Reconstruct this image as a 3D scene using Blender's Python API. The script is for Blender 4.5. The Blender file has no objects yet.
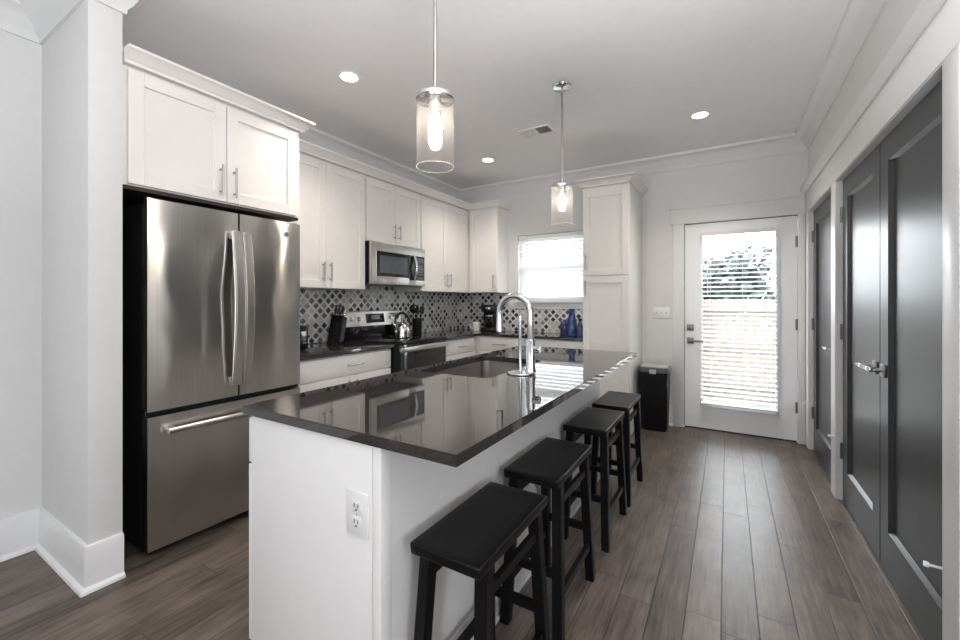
import bpy, bmesh, math, random
from mathutils import Vector, Matrix
random.seed(7)
PI = math.pi
S = bpy.context.scene
COL = S.collection

# ------------------------------------------------------------------ camera, sky, sun, exposure
cam = bpy.data.cameras.new('camera')
cam.sensor_width = 36.0
cam.lens = 411.26 / 960 * 36.0
cam.shift_y = -(320 - 300.956) / 960
cam.clip_start = 0.02
camo = bpy.data.objects.new('camera', cam)
COL.objects.link(camo)
camo.location = (0, 0, 1.276)
camo.rotation_euler = (PI / 2, 0, math.radians(31.006))
S.camera = camo

w = bpy.data.worlds.new('sky')
S.world = w
w.use_nodes = True
bg = w.node_tree.nodes['Background']
bg.inputs['Color'].default_value = (0.92, 0.96, 1.0, 1)
bg.inputs['Strength'].default_value = 13.0

sl = bpy.data.lights.new('sun', 'SUN')
sl.energy = 2.0
sl.angle = 0.03
sl.color = (1.0, 0.95, 0.88)
so = bpy.data.objects.new('sun', sl)
COL.objects.link(so)
so.rotation_euler = Vector((-0.35, 0.45, -0.9)).to_track_quat('-Z', 'Y').to_euler()

# added fill light, unseen beside the camera, aimed up to brighten the ceiling
fl = bpy.data.lights.new('ceiling_fill', 'AREA')
fl.shape = 'DISK'
fl.size = 0.6
fl.energy = 86
fl.color = (0.97, 0.98, 1.0)
flo = bpy.data.objects.new('ceiling_fill', fl)
COL.objects.link(flo)
flo.location = (0.25, 0.15, 1.62)
flo.rotation_euler = (PI, 0.0, 0.0)

S.view_settings.view_transform = 'Standard'
S.view_settings.look = 'None'
S.view_settings.exposure = 0.27
S.view_settings.gamma = 1.0
S.view_settings.use_curve_mapping = False
S.cycles.max_bounces = 10
S.cycles.diffuse_bounces = 6
S.cycles.glossy_bounces = 5
S.cycles.transparent_max_bounces = 16
S.cycles.sample_clamp_indirect = 6.0
S.cycles.caustics_reflective = False
S.cycles.caustics_refractive = False

# room measures
XL, XR, YB, ZC = -3.13, 0.616, 4.64, 2.76
XD = 0.634            # face of the grey doors
CT = 0.905            # wall counter top
YF, XE = -4.0, 3.0    # living end of the room behind the camera
YR = 1.80             # the right wall ends here
SX, SY0, SY1 = -2.415, 0.664, 0.785
XF = -3.075        # the left wall of the living end stands a little proud


def window_portal(name, loc, rot, sx, sy):
    l = bpy.data.lights.new(name, 'AREA')
    l.shape = 'RECTANGLE'
    l.size, l.size_y = sx, sy
    l.cycles.is_portal = True
    o = bpy.data.objects.new(name, l)
    COL.objects.link(o)
    o.location, o.rotation_euler = loc, rot


REAR = [(-1.9, -1.2), (1.1, 1.9)]  # unseen windows in the rear and side walls, added for fill light
RZ0, RZ1 = 0.95, 2.1
EY0, EY1 = -1.7, -0.7
for a, b in REAR:
    window_portal('portal', ((a + b) / 2, YF - 0.08, (RZ0 + RZ1) / 2), (PI / 2, 0, 0), b - a, RZ1 - RZ0)
window_portal('portal', (XE + 0.08, (EY0 + EY1) / 2, (RZ0 + RZ1) / 2), (0, PI / 2, 0), RZ1 - RZ0, EY1 - EY0)
window_portal('portal', (0.085, YB + 0.12, 1.08), (-PI / 2, 0, 0), 0.62, 1.72)
window_portal('portal', (-1.8, YB + 0.12, 1.68), (-PI / 2, 0, 0), 0.9, 0.8)


# ------------------------------------------------------------------ materials
def new_mat(name):
    m = bpy.data.materials.new(name)
    m.use_nodes = True
    nt = m.node_tree
    return m, nt, nt.nodes['Principled BSDF']


def N(nt, t, **kw):
    n = nt.nodes.new(t)
    for k, v in kw.items():
        setattr(n, k, v)
    return n


def math_n(nt, op, a, b=None, c=None):
    n = nt.nodes.new('ShaderNodeMath')
    n.operation = op
    for i, v in enumerate((a, b, c)):
        if v is None:
            continue
        if isinstance(v, (int, float)):
            n.inputs[i].default_value = v
        else:
            nt.links.new(v, n.inputs[i])
    return n.outputs[0]


def ramp(nt, fac, stops, interp='LINEAR'):
    r = nt.nodes.new('ShaderNodeValToRGB')
    r.color_ramp.interpolation = interp
    e = r.color_ramp.elements
    while len(e) < len(stops):
        e.new(0.5)
    for q, (p, c) in zip(e, stops):
        q.position = p
        q.color = (*c, 1)
    nt.links.new(fac, r.inputs[0])
    return r.outputs[0]


def coords(nt, scale=(1, 1, 1)):
    tc = nt.nodes.new('ShaderNodeTexCoord')
    mp = nt.nodes.new('ShaderNodeMapping')
    mp.inputs['Scale'].default_value = scale
    nt.links.new(tc.outputs['Object'], mp.inputs[0])
    return mp.outputs[0]


def noise(nt, vec, scale, detail=3.0, rough=0.5):
    n = nt.nodes.new('ShaderNodeTexNoise')
    n.inputs['Scale'].default_value = scale
    n.inputs['Detail'].default_value = detail
    n.inputs['Roughness'].default_value = rough
    nt.links.new(vec, n.inputs['Vector'])
    return n.outputs['Fac']


def bump(nt, p, height, strength, dist=0.01):
    b = nt.nodes.new('ShaderNodeBump')
    b.inputs['Strength'].default_value = strength
    b.inputs['Distance'].default_value = dist
    nt.links.new(height, b.inputs['Height'])
    nt.links.new(b.outputs[0], p.inputs['Normal'])


def simple(name, col, rough, metal=0.0, var=0.06, nscale=18.0, bstr=0.0, bscale=90.0, coat=0.0, ior=1.5, stretch=(1, 1, 1)):
    """principled with a slight noise variation of the colour and optional fine bump"""
    m, nt, p = new_mat(name)
    v = coords(nt, stretch)
    f = noise(nt, v, nscale)
    lo = tuple(c * (1 - var) for c in col)
    hi = tuple(min(1, c * (1 + var)) for c in col)
    nt.links.new(ramp(nt, f, [(0.3, lo), (0.7, hi)]), p.inputs['Base Color'])
    p.inputs['Roughness'].default_value = rough
    p.inputs['Metallic'].default_value = metal
    p.inputs['IOR'].default_value = ior
    p.inputs['Coat Weight'].default_value = coat
    p.inputs['Coat Roughness'].default_value = 0.05
    if bstr:
        bump(nt, p, noise(nt, v, bscale, 4), bstr, 0.002)
    return m


WALL = simple('wall_paint', (0.70, 0.698, 0.692), 0.6, var=0.012, bstr=0.06, bscale=220)
CEIL = simple('ceiling_paint', (0.86, 0.855, 0.86), 0.8, var=0.012, bstr=0.06, bscale=200)
TRIM = simple('trim_paint', (0.74, 0.74, 0.738), 0.35, var=0.012)
DOORW = simple('brightened_door_paint', (0.88, 0.885, 0.89), 0.35, var=0.01)  # whiter than the trim to make up for weak light on the door
CROWN = simple('crown_paint', (0.72, 0.72, 0.718), 0.5, var=0.012)
CAB = simple('cabinet_paint', (0.78, 0.755, 0.73), 0.38, var=0.012)
PANEL = simple('island_panel_paint', (0.80, 0.785, 0.775), 0.42, var=0.012)
GREYDOOR = simple('charcoal_door_paint', (0.042, 0.045, 0.05), 0.33, var=0.05, bstr=0.05, bscale=60, stretch=(1, 1, 0.1), ior=1.38)
NICKEL = simple('brushed_nickel', (0.42, 0.40, 0.385), 0.3, 1.0)
SATIN = simple('satin_pewter', (0.22, 0.215, 0.21), 0.38, 1.0)
CHROME = simple('chrome', (0.66, 0.66, 0.67), 0.10, 1.0, var=0.02)
BLACKP = simple('black_plastic', (0.007, 0.007, 0.008), 0.36, ior=1.38)
BLACKG = simple('black_gloss', (0.008, 0.008, 0.009), 0.06, var=0.05)
BLACKW = simple('black_painted_wood', (0.004, 0.004, 0.0045), 0.36, var=0.2, nscale=8, bstr=0.10, bscale=40, ior=1.30)
CASEB = simple('fridge_case_black', (0.006, 0.006, 0.007), 0.5)
DKGREY = simple('dark_grey_plastic', (0.09, 0.09, 0.10), 0.4)
LTGREY = simple('light_grey_plastic', (0.45, 0.45, 0.46), 0.4)
WHITEP = simple('white_plastic', (0.80, 0.80, 0.79), 0.35, var=0.01)
CERAM = simple('white_ceramic', (0.82, 0.81, 0.78), 0.15, var=0.01)
DARKHOLE = simple('dark_slot', (0.02, 0.02, 0.02), 0.7)
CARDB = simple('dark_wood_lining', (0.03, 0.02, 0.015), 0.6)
BLINDW = simple('white_blind_slat', (0.84, 0.84, 0.84), 0.4, var=0.01)


def slat_mat():
    m, nt, p = new_mat('translucent_white_slat')
    v = coords(nt)
    c = ramp(nt, noise(nt, v, 9), [(0.3, (0.82, 0.83, 0.84)), (0.7, (0.86, 0.86, 0.86))])
    nt.links.new(c, p.inputs['Base Color'])
    p.inputs['Roughness'].default_value = 0.45
    tr = nt.nodes.new('ShaderNodeBsdfTranslucent')
    nt.links.new(c, tr.inputs[0])
    mx = nt.nodes.new('ShaderNodeMixShader')
    mx.inputs[0].default_value = 0.5
    nt.links.new(p.outputs[0], mx.inputs[1])
    nt.links.new(tr.outputs[0], mx.inputs[2])
    nt.links.new(mx.outputs[0], nt.nodes['Material Output'].inputs[0])
    return m


SLAT = slat_mat()
FENCE = simple('weathered_fence_wood', (0.15, 0.127, 0.108), 0.8, var=0.25, nscale=6, stretch=(6, 6, 0.6))
GRASS = simple('lawn', (0.07, 0.09, 0.045), 0.9, var=0.4, nscale=12)
BARK = simple('bark', (0.10, 0.08, 0.06), 0.9, var=0.3)
LEAF = simple('leaf', (0.07, 0.088, 0.086), 0.6, var=0.35, nscale=2)  # greyed so the colour stands in for bright outdoor haze
SCREEN = simple('display_glass', (0.075, 0.088, 0.105), 0.08)  # display tint, lightened to carry a reflection in the microwave window
KNIFESTEEL = simple('polished_steel', (0.62, 0.62, 0.62), 0.18, 1.0)


def blue_glass(name, col):
    m, nt, p = new_mat(name)
    v = coords(nt)
    nt.links.new(ramp(nt, noise(nt, v, 14), [(0.3, tuple(c * 0.8 for c in col)), (0.7, col)]), p.inputs['Base Color'])
    p.inputs['Roughness'].default_value = 0.06
    p.inputs['Transmission Weight'].default_value = 0.55
    p.inputs['IOR'].default_value = 1.45
    return m


BLUE = blue_glass('cobalt_glass', (0.06, 0.13, 0.42))
BLUE2 = blue_glass('dusky_blue_glass', (0.12, 0.14, 0.34))


def steel(name, col=(0.60, 0.585, 0.565), rough=0.21, wave=0.5, aniso=0.96):
    m, nt, p = new_mat(name)
    v = coords(nt, (260, 260, 2.0))
    g = noise(nt, v, 1.0, 2)
    nt.links.new(ramp(nt, g, [(0.3, tuple(c * 0.93 for c in col)), (0.7, tuple(c * 1.05 for c in col))]), p.inputs['Base Color'])
    p.inputs['Metallic'].default_value = 1.0
    p.inputs['Roughness'].default_value = rough
    p.inputs['Anisotropic'].default_value = aniso
    p.inputs['Anisotropic Rotation'].default_value = 0.25
    tg = nt.nodes.new('ShaderNodeTangent')
    tg.direction_type = 'RADIAL'
    tg.axis = 'Z'
    nt.links.new(tg.outputs[0], p.inputs['Tangent'])
    v2 = coords(nt, (2.2, 2.2, 1.3))
    h = noise(nt, v2, 1.6, 1.0)
    bump(nt, p, h, wave, 0.03)
    return m


STEEL = steel('brushed_stainless', wave=0.5)
STEEL2 = steel('stainless_panel', rough=0.3, wave=0.0, aniso=0.5)
SINKST = steel('sink_stainless', (0.36, 0.335, 0.315), 0.3, 0.0, 0.3)


def quartz(name, base, rough):
    m, nt, p = new_mat(name)
    v = coords(nt)
    vo = nt.nodes.new('ShaderNodeTexVoronoi')
    vo.inputs['Scale'].default_value = 260
    nt.links.new(v, vo.inputs['Vector'])
    f = noise(nt, v, 60, 3)
    mix = math_n(nt, 'ADD', math_n(nt, 'MULTIPLY', vo.outputs['Distance'], 0.5), math_n(nt, 'MULTIPLY', f, 0.5))
    lo = tuple(c * 0.7 for c in base)
    hi = tuple(c * 1.5 for c in base)
    nt.links.new(ramp(nt, mix, [(0.25, lo), (0.62, base), (0.8, hi)]), p.inputs['Base Color'])
    p.inputs['Roughness'].default_value = rough
    p.inputs['IOR'].default_value = 1.75
    return m


QUARTZ = quartz('grey_brown_quartz', (0.036, 0.032, 0.030), 0.035)
QUARTZ2 = quartz('dark_quartz', (0.032, 0.029, 0.028), 0.05)


def floor_mat():
    m, nt, p = new_mat('grey_brown_wood_planks')
    tc = nt.nodes.new('ShaderNodeTexCoord')
    sp = nt.nodes.new('ShaderNodeSeparateXYZ')
    nt.links.new(tc.outputs['Object'], sp.inputs[0])
    X, Y = sp.outputs[0], sp.outputs[1]
    W, L = 0.127, 1.05
    xr = math_n(nt, 'DIVIDE', math_n(nt, 'ADD', X, 0.0205), W)
    row = math_n(nt, 'FLOOR', xr)
    wn = nt.nodes.new('ShaderNodeTexWhiteNoise')
    wn.noise_dimensions = '1D'
    nt.links.new(row, wn.inputs['W'])
    yr = math_n(nt, 'ADD', math_n(nt, 'DIVIDE', Y, L), math_n(nt, 'MULTIPLY', wn.outputs['Value'], 7.3))
    colr = math_n(nt, 'FLOOR', yr)
    cid = nt.nodes.new('ShaderNodeCombineXYZ')
    nt.links.new(row, cid.inputs[0])
    nt.links.new(colr, cid.inputs[1])
    w2 = nt.nodes.new('ShaderNodeTexWhiteNoise')
    w2.noise_dimensions = '2D'
    nt.links.new(cid.outputs[0], w2.inputs['Vector'])
    pid = w2.outputs['Value']
    # grain
    cv = nt.nodes.new('ShaderNodeCombineXYZ')
    nt.links.new(math_n(nt, 'MULTIPLY', X, 38.0), cv.inputs[0])
    nt.links.new(math_n(nt, 'ADD', math_n(nt, 'MULTIPLY', Y, 2.6), math_n(nt, 'MULTIPLY', pid, 40.0)), cv.inputs[1])
    nt.links.new(math_n(nt, 'MULTIPLY', pid, 9.0), cv.inputs[2])
    g = noise(nt, cv.outputs[0], 1.5, 6, 0.62)
    cv2 = nt.nodes.new('ShaderNodeCombineXYZ')
    nt.links.new(math_n(nt, 'MULTIPLY', X, 5.0), cv2.inputs[0])
    nt.links.new(math_n(nt, 'ADD', math_n(nt, 'MULTIPLY', Y, 4.5), math_n(nt, 'MULTIPLY', pid, 20.0)), cv2.inputs[1])
    blot = noise(nt, cv2.outputs[0], 1.0, 3, 0.55)
    t = math_n(nt, 'ADD', math_n(nt, 'MULTIPLY', pid, 0.16), math_n(nt, 'ADD', math_n(nt, 'MULTIPLY', g, 0.68), math_n(nt, 'MULTIPLY', blot, 0.36)))
    c = ramp(nt, t, [(0.40, (0.042, 0.030, 0.023)), (0.57, (0.102, 0.079, 0.065)), (0.76, (0.180, 0.143, 0.118))])
    fx = math_n(nt, 'FRACT', xr)
    fy = math_n(nt, 'FRACT', yr)
    ex = math_n(nt, 'MINIMUM', fx, math_n(nt, 'SUBTRACT', 1.0, fx))
    ey = math_n(nt, 'MULTIPLY', math_n(nt, 'MINIMUM', fy, math_n(nt, 'SUBTRACT', 1.0, fy)), L / W)
    e = math_n(nt, 'MINIMUM', ex, ey)
    gap = nt.nodes.new('ShaderNodeMapRange')
    gap.inputs[1].default_value = 0.006
    gap.inputs[2].default_value = 0.018
    nt.links.new(e, gap.inputs[0])
    mx = nt.nodes.new('ShaderNodeMix')
    mx.data_type = 'RGBA'
    nt.links.new(gap.outputs[0], mx.inputs['Factor'])
    mx.inputs['A'].default_value = (0.022, 0.018, 0.016, 1)
    nt.links.new(c, mx.inputs['B'])
    nt.links.new(mx.outputs['Result'], p.inputs['Base Color'])
    # hand-scraped surface: gentle ripples across the plank
    cv3 = nt.nodes.new('ShaderNodeCombineXYZ')
    nt.links.new(math_n(nt, 'MULTIPLY', X, 9.0), cv3.inputs[0])
    nt.links.new(math_n(nt, 'ADD', math_n(nt, 'MULTIPLY', Y, 14.0), math_n(nt, 'MULTIPLY', pid, 30.0)), cv3.inputs[1])
    rip = noise(nt, cv3.outputs[0], 1.0, 2)
    h = math_n(nt, 'ADD', math_n(nt, 'MULTIPLY', rip, 0.5), math_n(nt, 'ADD', math_n(nt, 'MULTIPLY', g, 0.2), gap.outputs[0]))
    bump(nt, p, h, 0.40, 0.004)
    rr = nt.nodes.new('ShaderNodeMapRange')
    p.inputs['IOR'].default_value = 1.40
    rr.inputs[3].default_value = 0.30
    rr.inputs[4].default_value = 0.46
    nt.links.new(g, rr.inputs[0])
    nt.links.new(rr.outputs[0], p.inputs['Roughness'])
    return m


FLOOR = floor_mat()


def tile_mat():
    """lattice mosaic: small squares set on the diagonal between pale strips"""
    m, nt, p = new_mat('lattice_mosaic_tile')
    tc = nt.nodes.new('ShaderNodeTexCoord')
    sp = nt.nodes.new('ShaderNodeSeparateXYZ')
    nt.links.new(tc.outputs['Object'], sp.inputs[0])
    u = math_n(nt, 'ADD', sp.outputs[0], sp.outputs[1])
    v = sp.outputs[2]
    P = 0.044
    a = math_n(nt, 'DIVIDE', math_n(nt, 'ADD', u, v), 2 * P)
    b = math_n(nt, 'DIVIDE', math_n(nt, 'SUBTRACT', u, v), 2 * P)
    fa, fb = math_n(nt, 'FRACT', a), math_n(nt, 'FRACT', b)
    cid = nt.nodes.new('ShaderNodeCombineXYZ')
    nt.links.new(math_n(nt, 'FLOOR', a), cid.inputs[0])
    nt.links.new(math_n(nt, 'FLOOR', b), cid.inputs[1])
    wn = nt.nodes.new('ShaderNodeTexWhiteNoise')
    wn.noise_dimensions = '2D'
    nt.links.new(cid.outputs[0], wn.inputs['Vector'])
    tilec = ramp(nt, wn.outputs['Value'], [(0.0, (0.04, 0.04, 0.045)), (0.22, (0.11, 0.108, 0.114)), (0.48, (0.25, 0.245, 0.25)), (0.66, (0.50, 0.495, 0.49))], 'CONSTANT')
    da = math_n(nt, 'ABSOLUTE', math_n(nt, 'SUBTRACT', fa, 0.5))
    db = math_n(nt, 'ABSOLUTE', math_n(nt, 'SUBTRACT', fb, 0.5))
    d = math_n(nt, 'MAXIMUM', da, db)
    mask = nt.nodes.new('ShaderNodeMapRange')
    mask.inputs[1].default_value = 0.335
    mask.inputs[2].default_value = 0.36
    nt.links.new(d, mask.inputs[0])
    vv = coords(nt)
    marble = ramp(nt, noise(nt, vv, 12, 5), [(0.35, (0.52, 0.515, 0.51)), (0.65, (0.78, 0.775, 0.765))])
    mx = nt.nodes.new('ShaderNodeMix')
    mx.data_type = 'RGBA'
    nt.links.new(mask.outputs[0], mx.inputs['Factor'])
    nt.links.new(tilec, mx.inputs['A'])
    nt.links.new(marble, mx.inputs['B'])
    nt.links.new(mx.outputs['Result'], p.inputs['Base Color'])
    p.inputs['Roughness'].default_value = 0.25
    bump(nt, p, math_n(nt, 'ABSOLUTE', math_n(nt, 'SUBTRACT', mask.outputs[0], 0.5)), 0.2, 0.002)
    return m


TILE = tile_mat()


def thin_glass(name, tint=(1, 1, 1), milk=0.0, refl=0.12):
    m = bpy.data.materials.new(name)
    m.use_nodes = True
    nt = m.node_tree
    nt.nodes.clear()
    out = nt.nodes.new('ShaderNodeOutputMaterial')
    tr = nt.nodes.new('ShaderNodeBsdfTransparent')
    tr.inputs[0].default_value = (*tint, 1)
    gl = nt.nodes.new('ShaderNodeBsdfGlossy')
    gl.inputs['Roughness'].default_value = 0.03
    lw = nt.nodes.new('ShaderNodeLayerWeight')
    lw.inputs['Blend'].default_value = 0.35
    v = coords(nt)
    f = math_n(nt, 'MULTIPLY', lw.outputs['Facing'], refl * 3)
    f = math_n(nt, 'ADD', f, math_n(nt, 'MULTIPLY', noise(nt, v, 8), 0.03))
    mx = nt.nodes.new('ShaderNodeMixShader')
    nt.links.new(f, mx.inputs[0])
    nt.links.new(tr.outputs[0], mx.inputs[1])
    nt.links.new(gl.outputs[0], mx.inputs[2])
    last = mx.outputs[0]
    if milk:
        df = nt.nodes.new('ShaderNodeBsdfTranslucent')
        df.inputs[0].default_value = (0.9, 0.88, 0.87, 1)
        m2 = nt.nodes.new('ShaderNodeMixShader')
        m2.inputs[0].default_value = milk
        nt.links.new(last, m2.inputs[1])
        nt.links.new(df.outputs[0], m2.inputs[2])
        last = m2.outputs[0]
    nt.links.new(last, out.inputs[0])
    return m


GLASS = thin_glass('window_glass', (0.97, 0.98, 0.98), 0, 0.08)
SHADE = thin_glass('pendant_glass', (1.0, 0.99, 0.985), 0.03, 0.10)
RIM = thin_glass('pendant_glass_edge', (1.0, 1.0, 1.0), 0.3, 0.25)  # milky rim stands in for light caught by the glass edge


def emit(name, col, s):
    m = bpy.data.materials.new(name)
    m.use_nodes = True
    nt = m.node_tree
    nt.nodes.clear()
    out = nt.nodes.new('ShaderNodeOutputMaterial')
    em = nt.nodes.new('ShaderNodeEmission')
    em.inputs[0].default_value = (*col, 1)
    em.inputs[1].default_value = s
    nt.links.new(em.outputs[0], out.inputs[0])
    return m


BULB = emit('lit_bulb', (1.0, 0.86, 0.70), 100)
CANLENS = emit('lit_lens', (1.0, 0.88, 0.74), 9)


# ------------------------------------------------------------------ mesh helpers
class MB:
    def __init__(s):
        s.bm = bmesh.new()

    def add(s, tmp):
        me = bpy.data.meshes.new('t')
        tmp.to_mesh(me)
        tmp.free()
        s.bm.from_mesh(me)
        bpy.data.meshes.remove(me)
        return s

    def box(s, x0, x1, y0, y1, z0, z1, bev=0.0, seg=2, mat=None):
        t = bmesh.new()
        bmesh.ops.create_cube(t, size=1)
        for v in t.verts:
            v.co = Vector(((x0 + x1) / 2 + v.co.x * (x1 - x0), (y0 + y1) / 2 + v.co.y * (y1 - y0), (z0 + z1) / 2 + v.co.z * (z1 - z0)))
        if bev:
            bmesh.ops.bevel(t, geom=t.edges[:], offset=bev, segments=seg, affect='EDGES', profile=0.5)
        if mat is not None:
            bmesh.ops.transform(t, matrix=mat, verts=t.verts)
        return s.add(t)

    def cyl(s, p0, p1, r, r2=None, seg=20, bev=0.0):
        p0, p1 = Vector(p0), Vector(p1)
        d = p1 - p0
        t = bmesh.new()
        bmesh.ops.create_cone(t, cap_ends=True, segments=seg, radius1=r, radius2=r if r2 is None else r2, depth=d.length)
        if bev:
            es = [e for e in t.edges if len(e.link_faces) == 2 and any(len(f.verts) > 4 for f in e.link_faces)]
            bmesh.ops.bevel(t, geom=es, offset=bev, segments=2, affect='EDGES')
        M = Matrix.Translation((p0 + p1) / 2) @ d.to_track_quat('Z', 'Y').to_matrix().to_4x4()
        bmesh.ops.transform(t, matrix=M, verts=t.verts)
        return s.add(t)

    def tube(s, pts, r, seg=12, caps=True):
        pts = [Vector(p) for p in pts]
        rs = r if isinstance(r, (list, tuple)) else [r] * len(pts)
        t = bmesh.new()
        rings = []
        up = Vector((0.13, 0.21, 0.97))
        u = None
        for i, p in enumerate(pts):
            d = (pts[min(i + 1, len(pts) - 1)] - pts[max(i - 1, 0)]).normalized()
            if u is None:
                u = d.cross(up)
                if u.length < 0.15:
                    u = d.cross(Vector((1, 0.1, 0)))
            u = (u - d * u.dot(d)).normalized()
            v = d.cross(u)
            rings.append([t.verts.new(p + (u * math.cos(2 * PI * k / seg) + v * math.sin(2 * PI * k / seg)) * rs[i]) for k in range(seg)])
        for a, b in zip(rings, rings[1:]):
            for k in range(seg):
                t.faces.new((a[k], a[(k + 1) % seg], b[(k + 1) % seg], b[k]))
        if caps:
            t.faces.new(list(reversed(rings[0])))
            t.faces.new(rings[-1])
        return s.add(t)

    def lathe(s, prof, c=(0, 0, 0), seg=32, sx=1.0, sy=1.0):
        """prof: list of (radius, z); radius 0 closes the end"""
        t = bmesh.new()
        rings = []
        for r, z in prof:
            if r < 1e-6:
                rings.append([t.verts.new((c[0], c[1], c[2] + z))])
            else:
                rings.append([t.verts.new((c[0] + r * sx * math.cos(2 * PI * k / seg), c[1] + r * sy * math.sin(2 * PI * k / seg), c[2] + z)) for k in range(seg)])
        for a, b in zip(rings, rings[1:]):
            for k in range(seg):
                q = (k + 1) % seg
                if len(a) == 1 and len(b) == 1:
                    continue
                if len(a) == 1:
                    t.faces.new((a[0], b[q], b[k]))
                elif len(b) == 1:
                    t.faces.new((a[k], a[q], b[0]))
                else:
                    t.faces.new((a[k], a[q], b[q], b[k]))
        return s.add(t)

    def prism(s, poly, f, bev=0.0, seg=2):
        """poly: 2-D outline; f(u, v, k) -> 3-D with k in (0, 1) for the two ends"""
        t = bmesh.new()
        A = [t.verts.new(f(u, v, 0)) for u, v in poly]
        B = [t.verts.new(f(u, v, 1)) for u, v in poly]
        n = len(poly)
        t.faces.new(A)
        t.faces.new(list(reversed(B)))
        for i in range(n):
            t.faces.new((A[i], B[i], B[(i + 1) % n], A[(i + 1) % n]))
        bmesh.ops.recalc_face_normals(t, faces=t.faces[:])
        if bev:
            bmesh.ops.bevel(t, geom=t.edges[:], offset=bev, segments=seg, affect='EDGES')
        return s.add(t)

    def sweep(s, path, prof):
        """prof (out, z) swept along the 2-D path, mitred; out is to the left of travel"""
        P = [Vector(p) for p in path]
        t = bmesh.new()
        rings = []
        for i, p in enumerate(P):
            ns = []
            if i > 0:
                d = (P[i] - P[i - 1]).normalized()
                ns.append(Vector((-d.y, d.x)))
            if i < len(P) - 1:
                d = (P[i + 1] - P[i]).normalized()
                ns.append(Vector((-d.y, d.x)))
            n = ns[0] if len(ns) == 1 else (ns[0] + ns[1]) / (1 + ns[0].dot(ns[1]))
            rings.append([t.verts.new((p.x + n.x * o, p.y + n.y * o, z)) for o, z in prof])
        m = len(prof)
        for a, b in zip(rings, rings[1:]):
            for k in range(m):
                t.faces.new((a[k], a[(k + 1) % m], b[(k + 1) % m], b[k]))
        t.faces.new(rings[0])
        t.faces.new(list(reversed(rings[-1])))
        bmesh.ops.recalc_face_normals(t, faces=t.faces[:])
        return s.add(t)

    def build(s, name, mat, parent=None, loc=None, rotz=0.0, smooth=True):
        me = bpy.data.meshes.new(name)
        bmesh.ops.recalc_face_normals(s.bm, faces=s.bm.faces[:])
        s.bm.to_mesh(me)
        s.bm.free()
        me.materials.append(mat)
        if smooth:
            for pl in me.polygons:
                pl.use_smooth = True
            me.set_sharp_from_angle(angle=math.radians(35))
        o = bpy.data.objects.new(name, me)
        COL.objects.link(o)
        if parent is not None:
            o.parent = parent
        if loc is not None:
            o.location = loc
        if rotz:
            o.rotation_euler = (0, 0, rotz)
        return o


def thing(name, label, cat, loc=(0, 0, 0), rotz=0.0, group=None):
    o = bpy.data.objects.new(name, None)
    o.empty_display_size = 0.05
    COL.objects.link(o)
    o.location = loc
    o.rotation_euler = (0, 0, rotz)
    o['label'] = label
    o['category'] = cat
    if group:
        o['group'] = group
    return o


def tag(o, label, cat, group=None):
    o['label'] = label
    o['category'] = cat
    if group:
        o['group'] = group
    return o


def struct(o):
    o['kind'] = 'structure'
    return o


def dup(root, loc, rotz=None, label=None, group=None):
    r = root.copy()
    COL.objects.link(r)
    r.location = loc
    if rotz is not None:
        r.rotation_euler = (0, 0, rotz)
    if label:
        r['label'] = label
    if group:
        r['group'] = group
    for ch in list(root.children):
        c = ch.copy()
        COL.objects.link(c)
        c.parent = r
        for g in list(ch.children):
            d = g.copy()
            COL.objects.link(d)
            d.parent = c
    return r


# ------------------------------------------------------------------ the room
struct(MB().box(XL - 0.15, XE + 0.15, YF - 0.15, YB + 0.02, -0.12, 0).build('floor', FLOOR))
struct(MB().box(XL - 0.15, XE + 0.15, YF - 0.15, YB + 0.15, ZC, ZC + 0.12).build('ceiling', CEIL))
struct(MB().box(XL - 0.15, XL, SY1, YB + 0.15, 0, ZC).box(XL - 0.15, XF, YF - 0.15, SY1, 0, ZC).build('wall_left', WALL))
struct(MB().box(XF, SX, SY0, SY1, 0, ZC, 0.002).build('wall_stub', WALL))

# back wall with window and door openings
WX0, WX1, WZ0, WZ1 = -2.235, -1.33, 1.275, 2.085
DX0, DX1, DZ1 = -0.372, 0.546, 2.055
b = MB()
y0, y1 = YB, YB + 0.14
b.box(XL, WX0, y0, y1, 0, ZC).box(WX0, WX1, y0, y1, 0, WZ0).box(WX0, WX1, y0, y1, WZ1, ZC)
b.box(WX1, DX0, y0, y1, 0, ZC).box(DX0, DX1, y0, y1, DZ1, ZC).box(DX1, XR + 0.12, y0, y1, 0, ZC)
struct(b.build('wall_back', WALL))

# right wall with the three grey doors
FD0, FD1 = 3.58, 4.50       # far door
PD0, PDm, PD1 = 1.915, 2.703, 3.46   # pair of doors
HZ = 2.05
b = MB()
x0, x1 = XR, XR + 0.12
b.box(x0, x1, YR, PD0, 0, ZC).box(x0, x1, PD0, PD1, HZ, ZC).box(x0, x1, PD1, FD0, 0, ZC)
b.box(x0, x1, FD0, FD1, HZ, ZC).box(x0, x1, FD1, YB, 0, ZC)
b.box(x1 + 0.25, x1 + 0.3, YR, YB, 0, ZC)       # closet backs
b.box(x1, XE, YR, YR + 0.12, 0, ZC)             # the wall turns away here
struct(b.build('wall_right', WALL))
b = MB()
lx = [XL] + [v for r in REAR for v in r] + [XE]
for i in range(0, len(lx), 2):
    b.box(lx[i], lx[i + 1], YF - 0.15, YF, 0, ZC)
for a, c in REAR:
    b.box(a, c, YF - 0.15, YF, 0, RZ0).box(a, c, YF - 0.15, YF, RZ1, ZC)
struct(b.build('wall_front', WALL))
b = MB()
b.box(XE, XE + 0.15, YF, EY0, 0, ZC).box(XE, XE + 0.15, EY1, YR + 0.12, 0, ZC)
b.box(XE, XE + 0.15, EY0, EY1, 0, RZ0).box(XE, XE + 0.15, EY0, EY1, RZ1, ZC)
struct(b.build('wall_east', WALL))

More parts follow.
